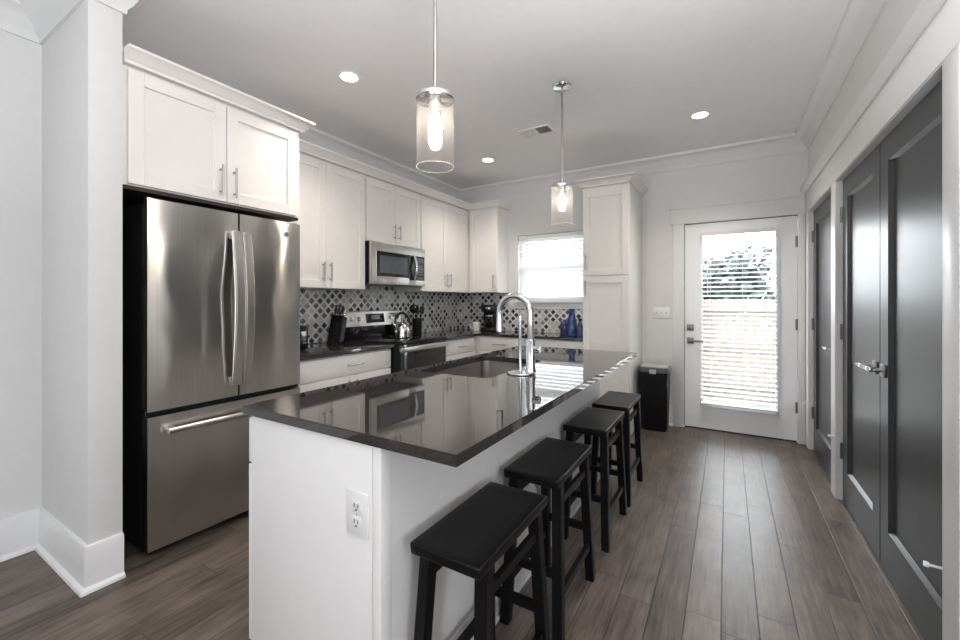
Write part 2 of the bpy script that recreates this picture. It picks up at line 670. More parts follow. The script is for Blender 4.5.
# crown moulding round the ceiling
cz = ZC
crown = [(0, cz), (0, cz - 0.145), (0.012, cz - 0.145), (0.014, cz - 0.125), (0.03, cz - 0.105), (0.05, cz - 0.065), (0.082, cz - 0.03), (0.095, cz - 0.025), (0.1, cz - 0.012), (0.1, cz)]
struct(MB().sweep([(XR, YR), (XR, YB), (XL, YB), (XL, SY1), (SX, SY1), (SX, SY0), (XF, SY0), (XF, YF)], crown).build('trim_1', CROWN))

# baseboards
base = [(0, 0), (0.034, 0), (0.032, 0.012), (0.024, 0.02), (0.0165, 0.022), (0.0165, 0.188), (0.012, 0.198), (0, 0.2)]
struct(MB().sweep([(SX, SY1), (SX, SY0), (XF, SY0), (XF, YF)], base).build('baseboard_left', TRIM))
struct(MB().sweep([(-0.475, YB), (-0.765, YB)], base).build('baseboard_back', TRIM))

# casings and headers of the right wall (the header board runs over all doors and turns the corner)
CF = 0.597
b = MB()
b.box(CF, XR, YR, PD0, 0, HZ, 0.002).box(CF, XR, PD1, FD0, 0, HZ, 0.002).box(CF, XR, FD1, FD1 + 0.11, 0, HZ, 0.002)
b.box(CF + 0.002, XD + 0.05, PD0, PD0 + 0.004, 0, HZ - 0.005).box(CF + 0.002, XD + 0.05, PD1 - 0.004, PD1, 0, HZ - 0.005)
b.box(CF + 0.002, XD + 0.05, FD0, FD0 + 0.004, 0, HZ - 0.005).box(CF + 0.002, XD + 0.05, FD1 - 0.004, FD1, 0, HZ - 0.005)
b.box(CF + 0.002, XD + 0.05, FD0, FD1, HZ - 0.005, HZ - 0.001).box(CF + 0.002, XD + 0.05, PD0, PD1, HZ - 0.005, HZ - 0.001)
struct(b.build('trim_2', TRIM))
b = MB()
b.box(CF - 0.003, XR, YR - 0.02, YB, HZ, 2.225, 0.002)
b.box(XR, XE, YR - 0.02, YR, HZ, 2.225, 0.002)
b.sweep([(CF - 0.003 + 0.03, YR - 0.022), (CF - 0.003, YR - 0.022), (CF - 0.003, YB)], [(0, 2.225), (0.012, 2.225), (0.018, 2.24), (0.03, 2.255), (0.034, 2.27), (0.034, 2.285), (0, 2.285)])
struct(b.build('trim_3', TRIM))
# casing and header of the back door
b = MB()
b.box(DX0 - 0.105, DX0, YB - 0.02, YB, 0, DZ1, 0.002).box(DX1, CF - 0.001, YB - 0.02, YB, 0, DZ1, 0.002)
b.box(DX0 - 0.125, CF - 0.004, YB - 0.024, YB, DZ1, 2.205, 0.002).box(DX0 - 0.14, CF - 0.004, YB - 0.034, YB, 2.205, 2.22, 0.003)
struct(b.build('trim_4', TRIM))


# ------------------------------------------------------------------ doors
def lever(parent, x, z, y_face, sgn, mat=NICKEL, L=0.115, square=True):
    """lever set on a face that looks to -y (local); the lever points to sgn * x"""
    b = MB()
    if square:
        b.box(x - 0.031, x + 0.031, y_face - 0.010, y_face, z - 0.031, z + 0.031, 0.003)
    else:
        b.cyl((x, y_face, z), (x, y_face - 0.01, z), 0.03, bev=0.002)
    h = b.build('door_handle', SATIN, parent)
    b = MB()
    b.cyl((x, y_face - 0.008, z), (x, y_face - 0.05, z), 0.010)
    b.box(min(x - sgn * 0.012, x + sgn * L), max(x - sgn * 0.012, x + sgn * L), y_face - 0.058, y_face - 0.044, z - 0.010, z + 0.010, 0.004)
    b.build('lever', mat, h)
    return h


def hinge(parent, x, z, y_face, mat=None):
    mat = SATIN
    b = MB()
    b.cyl((x, y_face - 0.006, z - 0.05), (x, y_face - 0.006, z + 0.05), 0.007, seg=12)
    b.box(x - 0.016, x + 0.016, y_face - 0.0035, y_face - 0.0005, z - 0.05, z + 0.05)
    return b.build('hinge', mat, parent)


def stopper(parent, x, z, y_face, sgn):
    b = MB()
    b.tube([(x, y_face - 0.012, z), (x + sgn * 0.018, y_face - 0.03, z + 0.004), (x + sgn * 0.03, y_face - 0.055, z)], 0.0045, 8)
    b.cyl((x + sgn * 0.03, y_face - 0.055, z), (x + sgn * 0.034, y_face - 0.068, z), 0.009, seg=12)
    return b.build('door_stop', WHITEP, parent)


def grey_door(n, ya, yb, hinge_far, handle_y, lev_sgn, stop=True):
    # local x runs towards -y of the room (viewed from the room: left = far); local -y looks into the room (-x)
    W = yb - ya
    root = struct(thing('door_%d' % n, '', '', (XD, yb, 0.008), -PI / 2))
    del root['label'], root['category']
    H = HZ - 0.018
    b = MB()
    s, r0, r1 = 0.115, 0.20, 0.115
    b.box(0.003, s, 0, 0.04, 0, H).box(W - s, W - 0.003, 0, 0.04, 0, H)
    b.box(s, W - s, 0, 0.04, 0, r0).box(s, W - s, 0, 0.04, H - r1, H)
    b.box(s, W - s, 0.017, 0.032, r0, H - r1)
    # bevelled sticking round the panel
    z0, z1, a, c = r0, H - r1, s, W - s
    for (p, q, d) in (((a, z0), (c, z0), (0, 1)), ((a, z1), (c, z1), (0, -1)), ((a, z0), (a, z1), (1, 0)), ((c, z0), (c, z1), (-1, 0))):
        k = 0.014
        tri = [(0, 0.001), (k, 0.017), (0, 0.017)]

        def f(u, v, e, p=p, q=q, d=d):
            m = q if e else p
            return (m[0] + d[0] * u, v, m[1] + d[1] * u)
        b.prism(tri, f)
    b.build('door_leaf', GREYDOOR, root)
    hx = 0.002 if hinge_far else W - 0.002
    for z in (0.31, 1.07, 1.82):
        hinge(root, hx, z, 0, SATIN)
    if stop:
        stopper(root, hx, 0.385, 0, -1 if hinge_far else -1)
    lever(root, handle_y, 0.94, 0, lev_sgn, CHROME)
    return root


grey_door(2, FD0 + 0.006, FD1 - 0.006, True, FD1 - FD0 - 0.075, -1)
grey_door(3, PDm + 0.0015, PD1 - 0.006, True, PD1 - PDm - 0.065, -1)
grey_door(4, PD0 + 0.006, PDm - 0.0015, False, 0.065, -1)

# glazed back door
root = struct(thing('door_1', '', '', (DX0, YB + 0.018, 0.012)))
del root['label'], root['category']
W, H = DX1 - DX0, DZ1 - 0.02
GX0, GX1, GZ0, GZ1 = 0.157, W - 0.16, 0.232, 1.915
b = MB()
b.box(0.004, GX0, 0, 0.044, 0, H).box(GX1, W - 0.004, 0, 0.044, 0, H).box(GX0, GX1, 0, 0.044, 0, GZ0).box(GX0, GX1, 0, 0.044, GZ1, H)
b.build('door_leaf', DOORW, root)
b = MB()
f = 0.022
for (a0, a1, c0, c1) in ((GX0 - f, GX0 + 0.006, GZ0 - f, GZ1 + f), (GX1 - 0.006, GX1 + f, GZ0 - f, GZ1 + f), (GX0, GX1, GZ0 - f, GZ0 + 0.006), (GX0, GX1, GZ1 - 0.006, GZ1 + f)):
    b.box(a0, a1, -0.009, 0.0, c0, c1, 0.002)
b.build('glass_frame', DOORW, root)
MB().box(GX0, GX1, 0.019, 0.023, GZ0, GZ1).build('glass_pane', GLASS, root)
b = MB()
b.box(0.022, 0.085, -0.012, 0, 0.965, 1.028, 0.003)
h = b.build('deadbolt', SATIN, root)
MB().box(0.048, 0.059, -0.03, -0.012, 0.977, 1.016, 0.003).build('thumb_turn', SATIN, h)
lever(root, 0.0535, 0.865, 0, 1, SATIN)
for z in (0.30, 1.05, 1.80):
    hinge(root, W - 0.001, z, 0)
MB().box(0.004, W - 0.004, -0.006, 0.04, -0.0115, 0.0).build('door_sweep', DARKHOLE, root)
b = MB()
b.box(0.0, 0.0035, 0.0, 0.01, 0.0, H).box(0, W, 0.0, 0.01, H + 0.001, H + 0.006)
b.build('weather_strip', DARKHOLE, root)


# ------------------------------------------------------------------ window and blinds
root = struct(thing('window_1', '', '', (0, 0, 0)))
del root['label'], root['category']
b = MB()
ya, yb = YB + 0.07, YB + 0.12
b.box(WX0, WX0 + 0.045, ya, yb, WZ0, WZ1).box(WX1 - 0.045, WX1, ya, yb, WZ0, WZ1).box(WX0 + 0.045, WX1 - 0.045, ya, yb, WZ0, WZ0 + 0.05).box(WX0 + 0.045, WX1 - 0.045, ya, yb, WZ1 - 0.045, WZ1)
zm = (WZ0 + WZ1) / 2
b.box(WX0 + 0.045, WX1 - 0.045, ya - 0.01, yb, zm - 0.02, zm + 0.02)
b.build('window_frame', WHITEP, root)
MB().box(WX0 + 0.045, WX1 - 0.045, ya + 0.02, ya + 0.024, WZ0 + 0.05, WZ1 - 0.045).build('glass_pane', GLASS, root)
b = MB()
b.box(WX0 - 0.03, -1.236, YB - 0.05, YB + 0.068, WZ0 - 0.022, WZ0, 0.004)
b.box(WX0 - 0.12, -1.236, YB - 0.02, YB, 1.18, WZ0 - 0.023, 0.003)
b.build('window_sill', TRIM, root)


def blind(label, group, x0, x1, z0, z1, y, tilt, pitch, cords, wand_x, dep=0.05):
    root = thing('window_blind', label, 'blind', ((x0 + x1) / 2, y, z0), 0, group)
    W, H = x1 - x0, z1 - z0
    MB().box(-W / 2, W / 2, -0.02, 0.02, H - 0.04, H, 0.004).build('head_rail', BLINDW, root)
    b = MB()
    n = int((H - 0.075) / pitch)
    for i in range(n):
        z = H - 0.065 - i * pitch
        M = Matrix.Translation((0, 0, z)) @ Matrix.Rotation(tilt, 4, 'X')
        b.box(-W / 2 + 0.006, W / 2 - 0.006, -dep / 2, dep / 2, -0.0014, 0.0014, 0, mat=M)
    b.build('slats', SLAT, root, smooth=False)
    MB().box(-W / 2 + 0.004, W / 2 - 0.004, -0.022, 0.022, 0.0, 0.018, 0.004).build('bottom_rail', BLINDW, root)
    for c in cords:
        MB().cyl((c * W, -0.027, 0.01), (c * W, -0.027, H - 0.03), 0.0018, seg=6).build('ladder_cord', BLINDW, root)
    MB().cyl((wand_x * W, -0.034, H - 0.62 * min(1, H / 1.2)), (wand_x * W, -0.03, H - 0.03), 0.004, seg=8).build('tilt_wand', WHITEP, root)
    return root


dbl = blind('tall white slatted blind hanging open over the glass of the back door', None, DX0 + GX0 - 0.012, DX0 + GX1 + 0.012, 0.26, 1.955, YB - 0.03, math.radians(15), 0.0435, (-0.36, 0.06, 0.36), -0.40, 0.044)
for s in (-1, 1):
    MB().box(s * 0.305 - 0.012, s * 0.305 + 0.012, -0.024, 0.024, 1.65, 1.705, 0.003).build('bracket', BLINDW, dbl)
blind('wide white slatted blind almost shut over the kitchen window above the blue bottles', None, WX0 + 0.006, WX1 - 0.006, WZ0 + 0.035, WZ1 - 0.004, YB + 0.03, math.radians(60), 0.0435, (-0.38, 0.38), -0.36)


# ------------------------------------------------------------------ cabinets
def bar_pull(parent, p, L, vertical, mat=NICKEL):
    """p is the middle of the pull on the door face (local, face looks to -y)"""
    x, y, z = p
    b = MB()
    if vertical:
        b.cyl((x, y - 0.032, z - L / 2), (x, y - 0.032, z + L / 2), 0.006, seg=12)
        for s in (-1, 1):
            b.cyl((x, y, z + s * L * 0.36), (x, y - 0.032, z + s * L * 0.36), 0.005, seg=10)
    else:
        b.cyl((x - L / 2, y - 0.032, z), (x + L / 2, y - 0.032, z), 0.006, seg=12)
        for s in (-1, 1):
            b.cyl((x + s * L * 0.36, y, z), (x + s * L * 0.36, y - 0.032, z), 0.005, seg=10)
    return b.build('handle', mat, parent)


def shaker(name, parent, x0, x1, z0, z1, y, mat, fr=0.062, th=0.02):
    b = MB()
    b.box(x0, x0 + fr, y, y + th, z0, z1, 0.0015, 1).box(x1 - fr, x1, y, y + th, z0, z1, 0.0015, 1)
    b.box(x0 + fr, x1 - fr, y, y + th, z0, z0 + fr, 0.0015, 1).box(x0 + fr, x1 - fr, y, y + th, z1 - fr, z1, 0.0015, 1)
    b.box(x0 + fr - 0.002, x1 - fr + 0.002, y + 0.011, y + th - 0.001, z0 + fr - 0.002, z1 - fr + 0.002)
    return b.build(name, mat, parent)


def cabinet(name, label, cat, loc, rotz, w, d, h, fronts, group=None, toe=0.0, mat=CAB, extra=None):
    root = thing(name, label, cat, loc, rotz, group)
    b = MB()
    b.box(0, w, -d, 0, toe, h)
    if toe:
        b.box(0, w, -d + 0.07, 0, 0, toe - 0.0005)
    b.build('cabinet_body', mat, root)
    for kind, x0, x1, z0, z1, hp in fronts:
        y = -d - 0.0205
        if kind == 'slab':
            o = MB().box(x0, x1, y, y + 0.02, z0, z1, 0.002).build('drawer', mat, root)
        else:
            o = shaker('door' if kind == 'door' else 'drawer', root, x0, x1, z0, z1, y, mat)
        if hp:
            bar_pull(o, (hp[0], y, hp[1]), hp[2], hp[3])
    return root


R90 = PI / 2
g = 0.002
UG = 'white shaker wall cabinets of the kitchen'
# over the fridge: y .79 - 1.725
w_ = 0.937
fcab = cabinet('wall_cabinet', 'deep white double-door cabinet above the refrigerator', 'cabinet', (XL + 0.001, 0.788, 1.828), R90, w_, 0.688, 0.567,
        [('door', 0.02, 0.464, 0.006, 0.549, (0.43, 0.118, 0.17, True)), ('door', 0.468, w_ - 0.03, 0.006, 0.549, (0.503, 0.118, 0.17, True))], UG)
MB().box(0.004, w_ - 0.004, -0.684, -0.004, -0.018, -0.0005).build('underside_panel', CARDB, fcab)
# run on the left wall
def upper(y0, y1, z0, z1, label, hz=0.135, hl=0.155):
    W = y1 - y0
    m = W / 2
    return cabinet('wall_cabinet', label, 'cabinet', (XL + 0.001, y0, z0), R90, W, 0.329, z1 - z0,
                   [('door', 0.006, m - g, 0.004, 2.392 - z0, (m - 0.036, hz, hl, True)), ('door', m + g, W - 0.006, 0.004, 2.392 - z0, (m + 0.036, hz, hl, True))], UG)


upper(1.785, 2.633, 1.378, 2.41, 'tall white double-door wall cabinet between the refrigerator and the microwave')
upper(2.641, 3.411, 1.822, 2.41, 'short white double-door wall cabinet above the microwave', 0.12, 0.14)
upper(3.419, 4.355, 1.378, 2.41, 'tall white double-door wall cabinet right of the microwave, beside the corner')
MB_f = MB().box(XL + 0.33, XL + 0.348, 1.729, 1.781, 1.378, 2.41)
tag(MB_f.build('filler_strip', CAB), 'narrow white filler strip between fridge cabinet and wall cabinet', 'filler strip')
cabinet('wall_cabinet', 'white single-door wall cabinet on the back wall beside the window', 'cabinet', (XL + 0.001, YB - 0.001, 1.378), 0, 0.762, 0.280, 1.032,
        [('door', 0.375, 0.756, 0.004, 1.014, (0.72, 0.135, 0.155, True))], UG)

# crowns on the cabinets
ccrown = [(0.0, 2.412), (0.012, 2.412), (0.014, 2.424), (0.03, 2.436), (0.05, 2.462), (0.062, 2.467), (0.062, 2.48), (0.0, 2.48)]
cc = [(o, z + 0.0) for o, z in ccrown]
# travel so that the room is on the left
tag(MB().sweep([(-2.366, YB - 0.002), (-2.366, 4.338), (XL + 0.35, 4.338), (XL + 0.35, 1.735)], cc).build('crown_moulding', CAB),
    'white crown strip along the tops of the wall cabinets beyond the fridge cabinet', 'moulding')
fc = [(o, z - 0.018) for o, z in cc]
tag(MB().sweep([(XL + 0.42, 1.727), (XL + 0.711, 1.727), (XL + 0.711, 0.79)], fc).build('crown_moulding', CAB),
    'white crown strip on top of the cabinet above the refrigerator', 'moulding')

# pantry
PX0, PX1 = -1.226, -0.782
pw = PX1 - PX0
pan = cabinet('pantry_cabinet', 'tall white two-door pantry cabinet between the window and the back door', 'cabinet', (PX0, YB - 0.001, 0), 0, pw, 0.618, 2.385,
              [('door', 0.006, pw - 0.006, 1.523, 2.345, (0.036, 1.655, 0.15, True)), ('door', 0.006, pw - 0.006, 0.115, 1.513, (0.036, 1.40, 0.15, True))], None, 0.1)
pc = [(o, z - 0.024) for o, z in ccrown]
b = MB()
b.sweep([(PX1, YB - 0.002), (PX1, YB - 0.64), (PX0, YB - 0.64), (PX0, YB - 0.002)][::-1], [(-o, z) for o, z in pc])
b.box(PX0 + 0.001, PX1 - 0.001, YB - 0.63, YB - 0.002, 2.387, 2.41)
tag(b.build('crown_moulding', CAB), 'white crown strip round the top of the tall pantry cabinet', 'moulding')

# base cabinets
BD = 0.64
W = 2.632 - 1.735
cabinet('base_cabinet', 'white base cabinet with one wide drawer between refrigerator and range', 'cabinet', (XL + 0.001, 1.735, 0), R90, W, BD, 0.874,
        [('slab', 0.006, W - 0.006, 0.715, 0.862, (W * 0.54, 0.79, 0.16, False)), ('door', 0.006, W / 2 - g, 0.115, 0.705, (W / 2 - 0.04, 0.6, 0.15, True)), ('door', W / 2 + g, W - 0.006, 0.115, 0.705, (W / 2 + 0.04, 0.6, 0.15, True))],
        'white base cabinets under the wall counters', 0.1)
W = 4.637 - 3.412
cabinet('base_cabinet', 'white base cabinet with a drawer just right of the range, running into the corner', 'cabinet', (XL + 0.001, 3.412, 0), R90, W, BD, 0.874,
        [('slab', 0.006, 0.575, 0.715, 0.862, (0.3, 0.785, 0.15, False)), ('door', 0.006, 0.575, 0.115, 0.705, (0.06, 0.6, 0.15, True))],
        'white base cabinets under the wall counters', 0.1)
cabinet('base_cabinet', 'white base cabinet with a drawer on the back wall in front of the coffee maker', 'cabinet', (-2.487, YB - 0.001, 0), 0, 0.612, 0.57, 0.874,
        [('slab', 0.05, 0.606, 0.715, 0.862, (0.315, 0.79, 0.17, False)), ('door', 0.05, 0.606, 0.115, 0.705, (0.09, 0.6, 0.15, True))],
        'white base cabinets under the wall counters', 0.1)
cabinet('base_cabinet', 'white base cabinet under the window, in front of the blue bottles and against the pantry', 'cabinet', (-1.873, YB - 0.001, 0), 0, 0.643, 0.57, 0.874,
        [('slab', 0.006, 0.637, 0.715, 0.862, None), ('door', 0.006, 0.327, 0.115, 0.705, None), ('door', 0.331, 0.637, 0.115, 0.705, None)],
        'white base cabinets under the wall counters', 0.1)
# worktops
tag(MB().box(XL + 0.012, -2.44, 1.732, 2.636, 0.8755, CT, 0.003).build('worktop', QUARTZ2), 'short dark quartz worktop between refrigerator and range', 'worktop')
pl = [(XL + 0.012, 3.409), (-2.44, 3.409), (-2.44, 4.03), (PX0 - 0.003, 4.03), (PX0 - 0.003, YB - 0.012), (XL + 0.012, YB - 0.012)]
tag(MB().prism(pl, lambda u, v, k: (u, v, CT if k else 0.8755), 0.002).build('worktop', QUARTZ2), 'L-shaped dark quartz worktop turning the corner under the window', 'worktop')
# backsplash
struct(MB().box(XL, XL + 0.010, 1.735, YB, CT + 0.001, 1.376).box(XL, XL + 0.010, 2.642, 3.41, 1.376, 1.80).build('wall_backsplash_left', TILE))
struct(MB().box(XL + 0.010, WX0 - 0.121, YB - 0.010, YB, CT + 0.001, 1.376).box(WX0 - 0.121, PX0 - 0.001, YB - 0.010, YB, CT + 0.001, 1.179).build('wall_backsplash_back', TILE))


# ------------------------------------------------------------------ refrigerator
FY0, FW = 0.880, 0.832
root = thing('refrigerator', 'stainless steel french-door refrigerator with bottom freezer drawer', 'refrigerator', (XL + 0.05, FY0, 0), R90)
D = 0.60     # case depth
FD = 0.672   # front of the doors (local -y)
b = MB()
b.box(0.006, FW - 0.006, -D, 0, 0.03, 1.765, 0.004)
b.build('case', CASEB, root)
for x in (0.06, FW - 0.06):
    for y in (-0.06, -D + 0.05):
        MB().cyl((x, y, 0.0), (x, y, 0.03), 0.022).build('foot', BLACKP, root)
b = MB()
b.box(0.02, FW - 0.02, -D - 0.03, -D, 0.02, 0.055, 0.003)
b.build('grille', BLACKP, root)


def bowed_panel(x0, x1, z0, z1, yb, yf, bow=0.0, n=10, bev=0.008):
    pts = [(x0, yb)]
    for i in range(n + 1):
        t = i / n
        pts.append((x0 + (x1 - x0) * t, yf - bow * (1 - (2 * t - 1) ** 2)))
    pts.append((x1, yb))
    b = MB()
    b.prism(pts, lambda u, v, k: (u, v, z1 if k else z0))
    return b


xm = FW * 0.525
dl = bowed_panel(0.0, xm - 0.005, 0.733, 1.778, -D - 0.004, -FD + 0.006, 0.006).build('door', STEEL, root)
dr = bowed_panel(xm + 0.005, FW, 0.733, 1.778, -D - 0.004, -FD + 0.006, 0.006).build('door', STEEL, root)
fz = bowed_panel(0.0, FW, 0.05, 0.705, -D - 0.004, -FD + 0.004, 0.006).build('freezer_drawer', STEEL, root)
b = MB()
b.box(0.004, FW - 0.004, -D - 0.05, -D - 0.006, 0.71, 0.728)
b.build('door_gasket', BLACKP, root)


def fridge_handle(parent, x):
    b = MB()
    zt, zb = 1.672, 0.80
    pts, n = [], 18
    for i in range(n + 1):
        t = i / n
        z = zb + (zt - zb) * t
        pts.append((x, -FD - 0.026 - 0.036 * math.sin(PI * t), z))
    poly = []
    for p in pts:
        poly.append((p[1] - 0.012, p[2]))
    for p in reversed(pts):
        poly.append((p[1] + 0.012, p[2]))
    b.prism(poly, lambda u, v, k: (x - 0.026 + 0.052 * k, u, v), 0.006)
    for z in (zt - 0.02, zb + 0.02):
        b.box(x - 0.013, x + 0.013, -FD - 0.034, -FD + 0.001, z - 0.022, z + 0.022, 0.004)
    b.build('handle', STEEL2, parent)


fridge_handle(dl, xm - 0.030)
fridge_handle(dr, xm + 0.026)
b = MB()
b.tube([(0.07, -FD - 0.042, 0.632), (0.3, -FD - 0.052, 0.632), (FW / 2, -FD - 0.055, 0.632), (FW - 0.3, -FD - 0.052, 0.632), (FW - 0.07, -FD - 0.042, 0.632)], 0.016, 14)
for x in (0.09, FW - 0.09):
    b.box(x - 0.016, x + 0.016, -FD - 0.042, -FD + 0.001, 0.62, 0.644, 0.004)
b.build('handle', STEEL2, fz)
for x in (0.012, FW - 0.012):
    MB().cyl((x, -D - 0.03, 0.708), (x, -D - 0.03, 0.732), 0.010).build('hinge', CHROME, root)
    MB().cyl((x, -D - 0.03, 1.779), (x, -D - 0.03, 1.787), 0.014).build('hinge', BLACKP, root)
b = MB()
b.cyl((FW - 0.10, -FD + 0.004, 1.70), (FW - 0.10, -FD - 0.004, 1.70), 0.0155, seg=24)
bd = b.build('badge', DKGREY, dr)
b = MB()
b.lathe([(0.0125, 0), (0.0145, 0.0012), (0.0125, 0.0024)], (0, 0, 0), 24)
o = b.build('badge_ring', LTGREY, bd)
o.location = (FW - 0.10, -FD - 0.004, 1.70)
o.rotation_euler = (PI / 2, 0, 0)

# ------------------------------------------------------------------ microwave
MY0, MW = 2.645, 0.762
root = thing('microwave_oven', 'stainless over-the-range microwave under the short wall cabinet', 'microwave', (XL + 0.013, MY0, 1.43), R90)
H, D = 0.388, 0.365
MB().box(0.002, MW - 0.002, -D, 0, 0.012, H, 0.003).build('case', BLACKP, root)
MB().box(0.03, MW - 0.03, -D + 0.02, -0.03, 0, 0.0115).build('underside_vent', DKGREY, root)
cx = MW * 0.80
b = MB()
y = -D - 0.03
b.box(0, 0.07, y, -D - 0.001, 0.0, H, 0.003).box(cx - 0.095, MW, y, -D - 0.001, 0, 0.055, 0.003).box(0.07, cx - 0.095, y, -D - 0.001, 0, 0.075, 0.003)
b.box(0.07, MW, y, -D - 0.001, H - 0.085, H, 0.003)
b.build('front_frame', STEEL2, root)
b = MB()
b.box(0.0705, cx - 0.0, y + 0.002, -D - 0.001, 0.0755, H - 0.0855)
dr_ = b.build('door', BLACKG, root)
MB().box(0.105, cx - 0.125, y + 0.0005, y + 0.002, 0.105, H - 0.12).build('window', SCREEN, dr_)
b = MB()
n = 14
pts = []
for i in range(n + 1):
    t = i / n
    pts.append((cx - 0.03, y - 0.012 - 0.028 * math.sin(PI * t), 0.065 + (H - 0.16) * t))
b.tube(pts, 0.014, 12)
b.build('handle', CHROME, dr_)
b = MB()
b.box(cx + 0.0005, MW - 0.006, y + 0.002, -D - 0.001, 0.0555, H - 0.0855)
cp = b.build('control_panel', BLACKG, root)
MB().box(cx + 0.02, MW - 0.03, y + 0.0005, y + 0.002, H - 0.14, H - 0.105).build('display', SCREEN, cp)
b = MB()
for i in range(5):
    for j in range(3):
        b.box(cx + 0.02 + j * 0.036, cx + 0.046 + j * 0.036, y + 0.0003, y + 0.002, 0.075 + i * 0.03, 0.092 + i * 0.03)
b.build('keypad', DKGREY, cp)

# ------------------------------------------------------------------ range
RY0, RW = 2.643, 0.76
root = thing('kitchen_range', 'stainless and black freestanding electric range under the microwave', 'range', (XL + 0.013, RY0, 0), R90)
D = 0.645
b = MB()
b.box(0.003, RW - 0.003, -D, -0.002, 0.03, 0.895, 0.003)
b.build('case', BLACKP, root)
for x in (0.05, RW - 0.05):
    for yy in (-0.05, -D + 0.06):
        MB().cyl((x, yy, 0), (x, yy, 0.03), 0.02).build('foot', BLACKP, root)
ck = MB().box(0.0, RW, -D - 0.025, -0.06, 0.8955, 0.916, 0.004).build('cooktop', BLACKG, root)
for (x, yy, r) in ((0.2, -0.5, 0.10), (0.56, -0.5, 0.08), (0.2, -0.23, 0.075), (0.56, -0.23, 0.10)):
    MB().lathe([(r - 0.003, 0.9161), (r - 0.003, 0.9165), (r, 0.9165), (r, 0.9161)], (x, yy, 0), 40).build('burner_ring', DKGREY, ck)
b = MB()
b.box(0.0, RW, -0.06, -0.002, 0.8955, 1.03, 0.003)
b.build('back_riser', BLACKG, root)
prof = [(-0.075, 1.0305), (-0.05, 1.17), (-0.03, 1.178), (-0.002, 1.178), (-0.002, 1.0305)]
bp_ = MB().prism(prof, lambda u, v, k: (RW * k, u, v), 0.003).build('control_panel', STEEL2, root)
nrm = Vector((0, -0.1395, 0.025)).normalized()


def onpanel(x, t, out=0.0):
    p = Vector((x, -0.075 + 0.025 * t, 1.0305 + 0.1395 * t))
    return p + Vector((0, -0.984, 0.176)) * out


for x in (0.075, 0.165, RW - 0.165, RW - 0.075):
    kb = MB()
    kb.cyl(onpanel(x, 0.5, 0.0), onpanel(x, 0.5, 0.006), 0.026, 0.025, 24)
    kb.cyl(onpanel(x, 0.5, 0.006), onpanel(x, 0.5, 0.026), 0.019, 0.017, 24, 0.002)
    kb.build('knob', KNIFESTEEL, bp_)
M = Matrix.Translation(onpanel(RW / 2, 0.52, 0.001)) @ Matrix.Rotation(math.atan2(-0.025, 0.1395), 4, 'X')
b = MB()
b.box(-0.125, 0.125, -0.002, 0.002, -0.045, 0.045, 0.001, mat=M)
ds = b.build('display', BLACKG, bp_)
b = MB()
b.box(-0.06, 0.06, -0.0032, -0.0022, -0.012, 0.030, mat=M)
b.build('clock_window', SCREEN, ds)
b = MB()
b.box(0.008, RW - 0.008, -D - 0.03, -D - 0.0005, 0.225, 0.890, 0.004)
od = b.build('oven_door', BLACKG, root)
b = MB()
b.box(0.03, RW - 0.03, -D - 0.083, -D - 0.060, 0.828, 0.872, 0.008)
for x in (0.07, RW - 0.07):
    b.box(x - 0.015, x + 0.015, -D - 0.066, -D - 0.0295, 0.835, 0.865, 0.003)
b.build('handle', STEEL2, od)
b = MB()
b.box(0.008, RW - 0.008, -D - 0.03, -D - 0.0005, 0.05, 0.218, 0.004)
b.build('storage_drawer', STEEL2, root)

# ------------------------------------------------------------------ island
IX0, IX1, IY0, IY1 = -1.40, -0.806, 0.818, 3.03
root = thing('kitchen_island', 'long white kitchen island body with panelled back, behind the black stools', 'island', (IX0, IY0, 0))
iw, il = IX1 - IX0, IY1 - IY0
b = MB()
b.box(0.0, iw, 0, il, 0.1, 0.60)
b.box(0.07, iw, 0.0, il, 0, 0.0995)
# the upper half is built round the sink bowl
sy0, sy1, sx1 = 0.80, 1.56, 0.47
b.box(0.0, iw, 0, sy0, 0.6, 0.884).box(0.0, iw, sy1, il, 0.6, 0.884).box(sx1, iw, sy0, sy1, 0.6, 0.884).box(0.0, 0.008, sy0, sy1, 0.6, 0.884)
b.build('cabinet_body', PANEL, root)
b = MB()
b.box(0.002, iw - 0.02, -0.012, -0.0005, 0.0, 0.884, 0.001)
b.build('end_panel', PANEL, root)
b = MB()
b.box(iw - 0.018, iw + 0.014, -0.014, 0.03, 0, 0.884, 0.003)
b.build('corner_post', PANEL, root)
b = MB()
b.box(iw + 0.0005, iw + 0.008, 0.031, il, 0.0, 0.884)
b.build('back_panel', PANEL, root)
b = MB()
b.box(iw + 0.0085, iw + 0.018, 0.031, il, 0, 0.144, 0.003)
b.box(iw + 0.0185, iw + 0.027, 0.031, il, 0, 0.018, 0.003)
b.build('baseboard', TRIM, root)
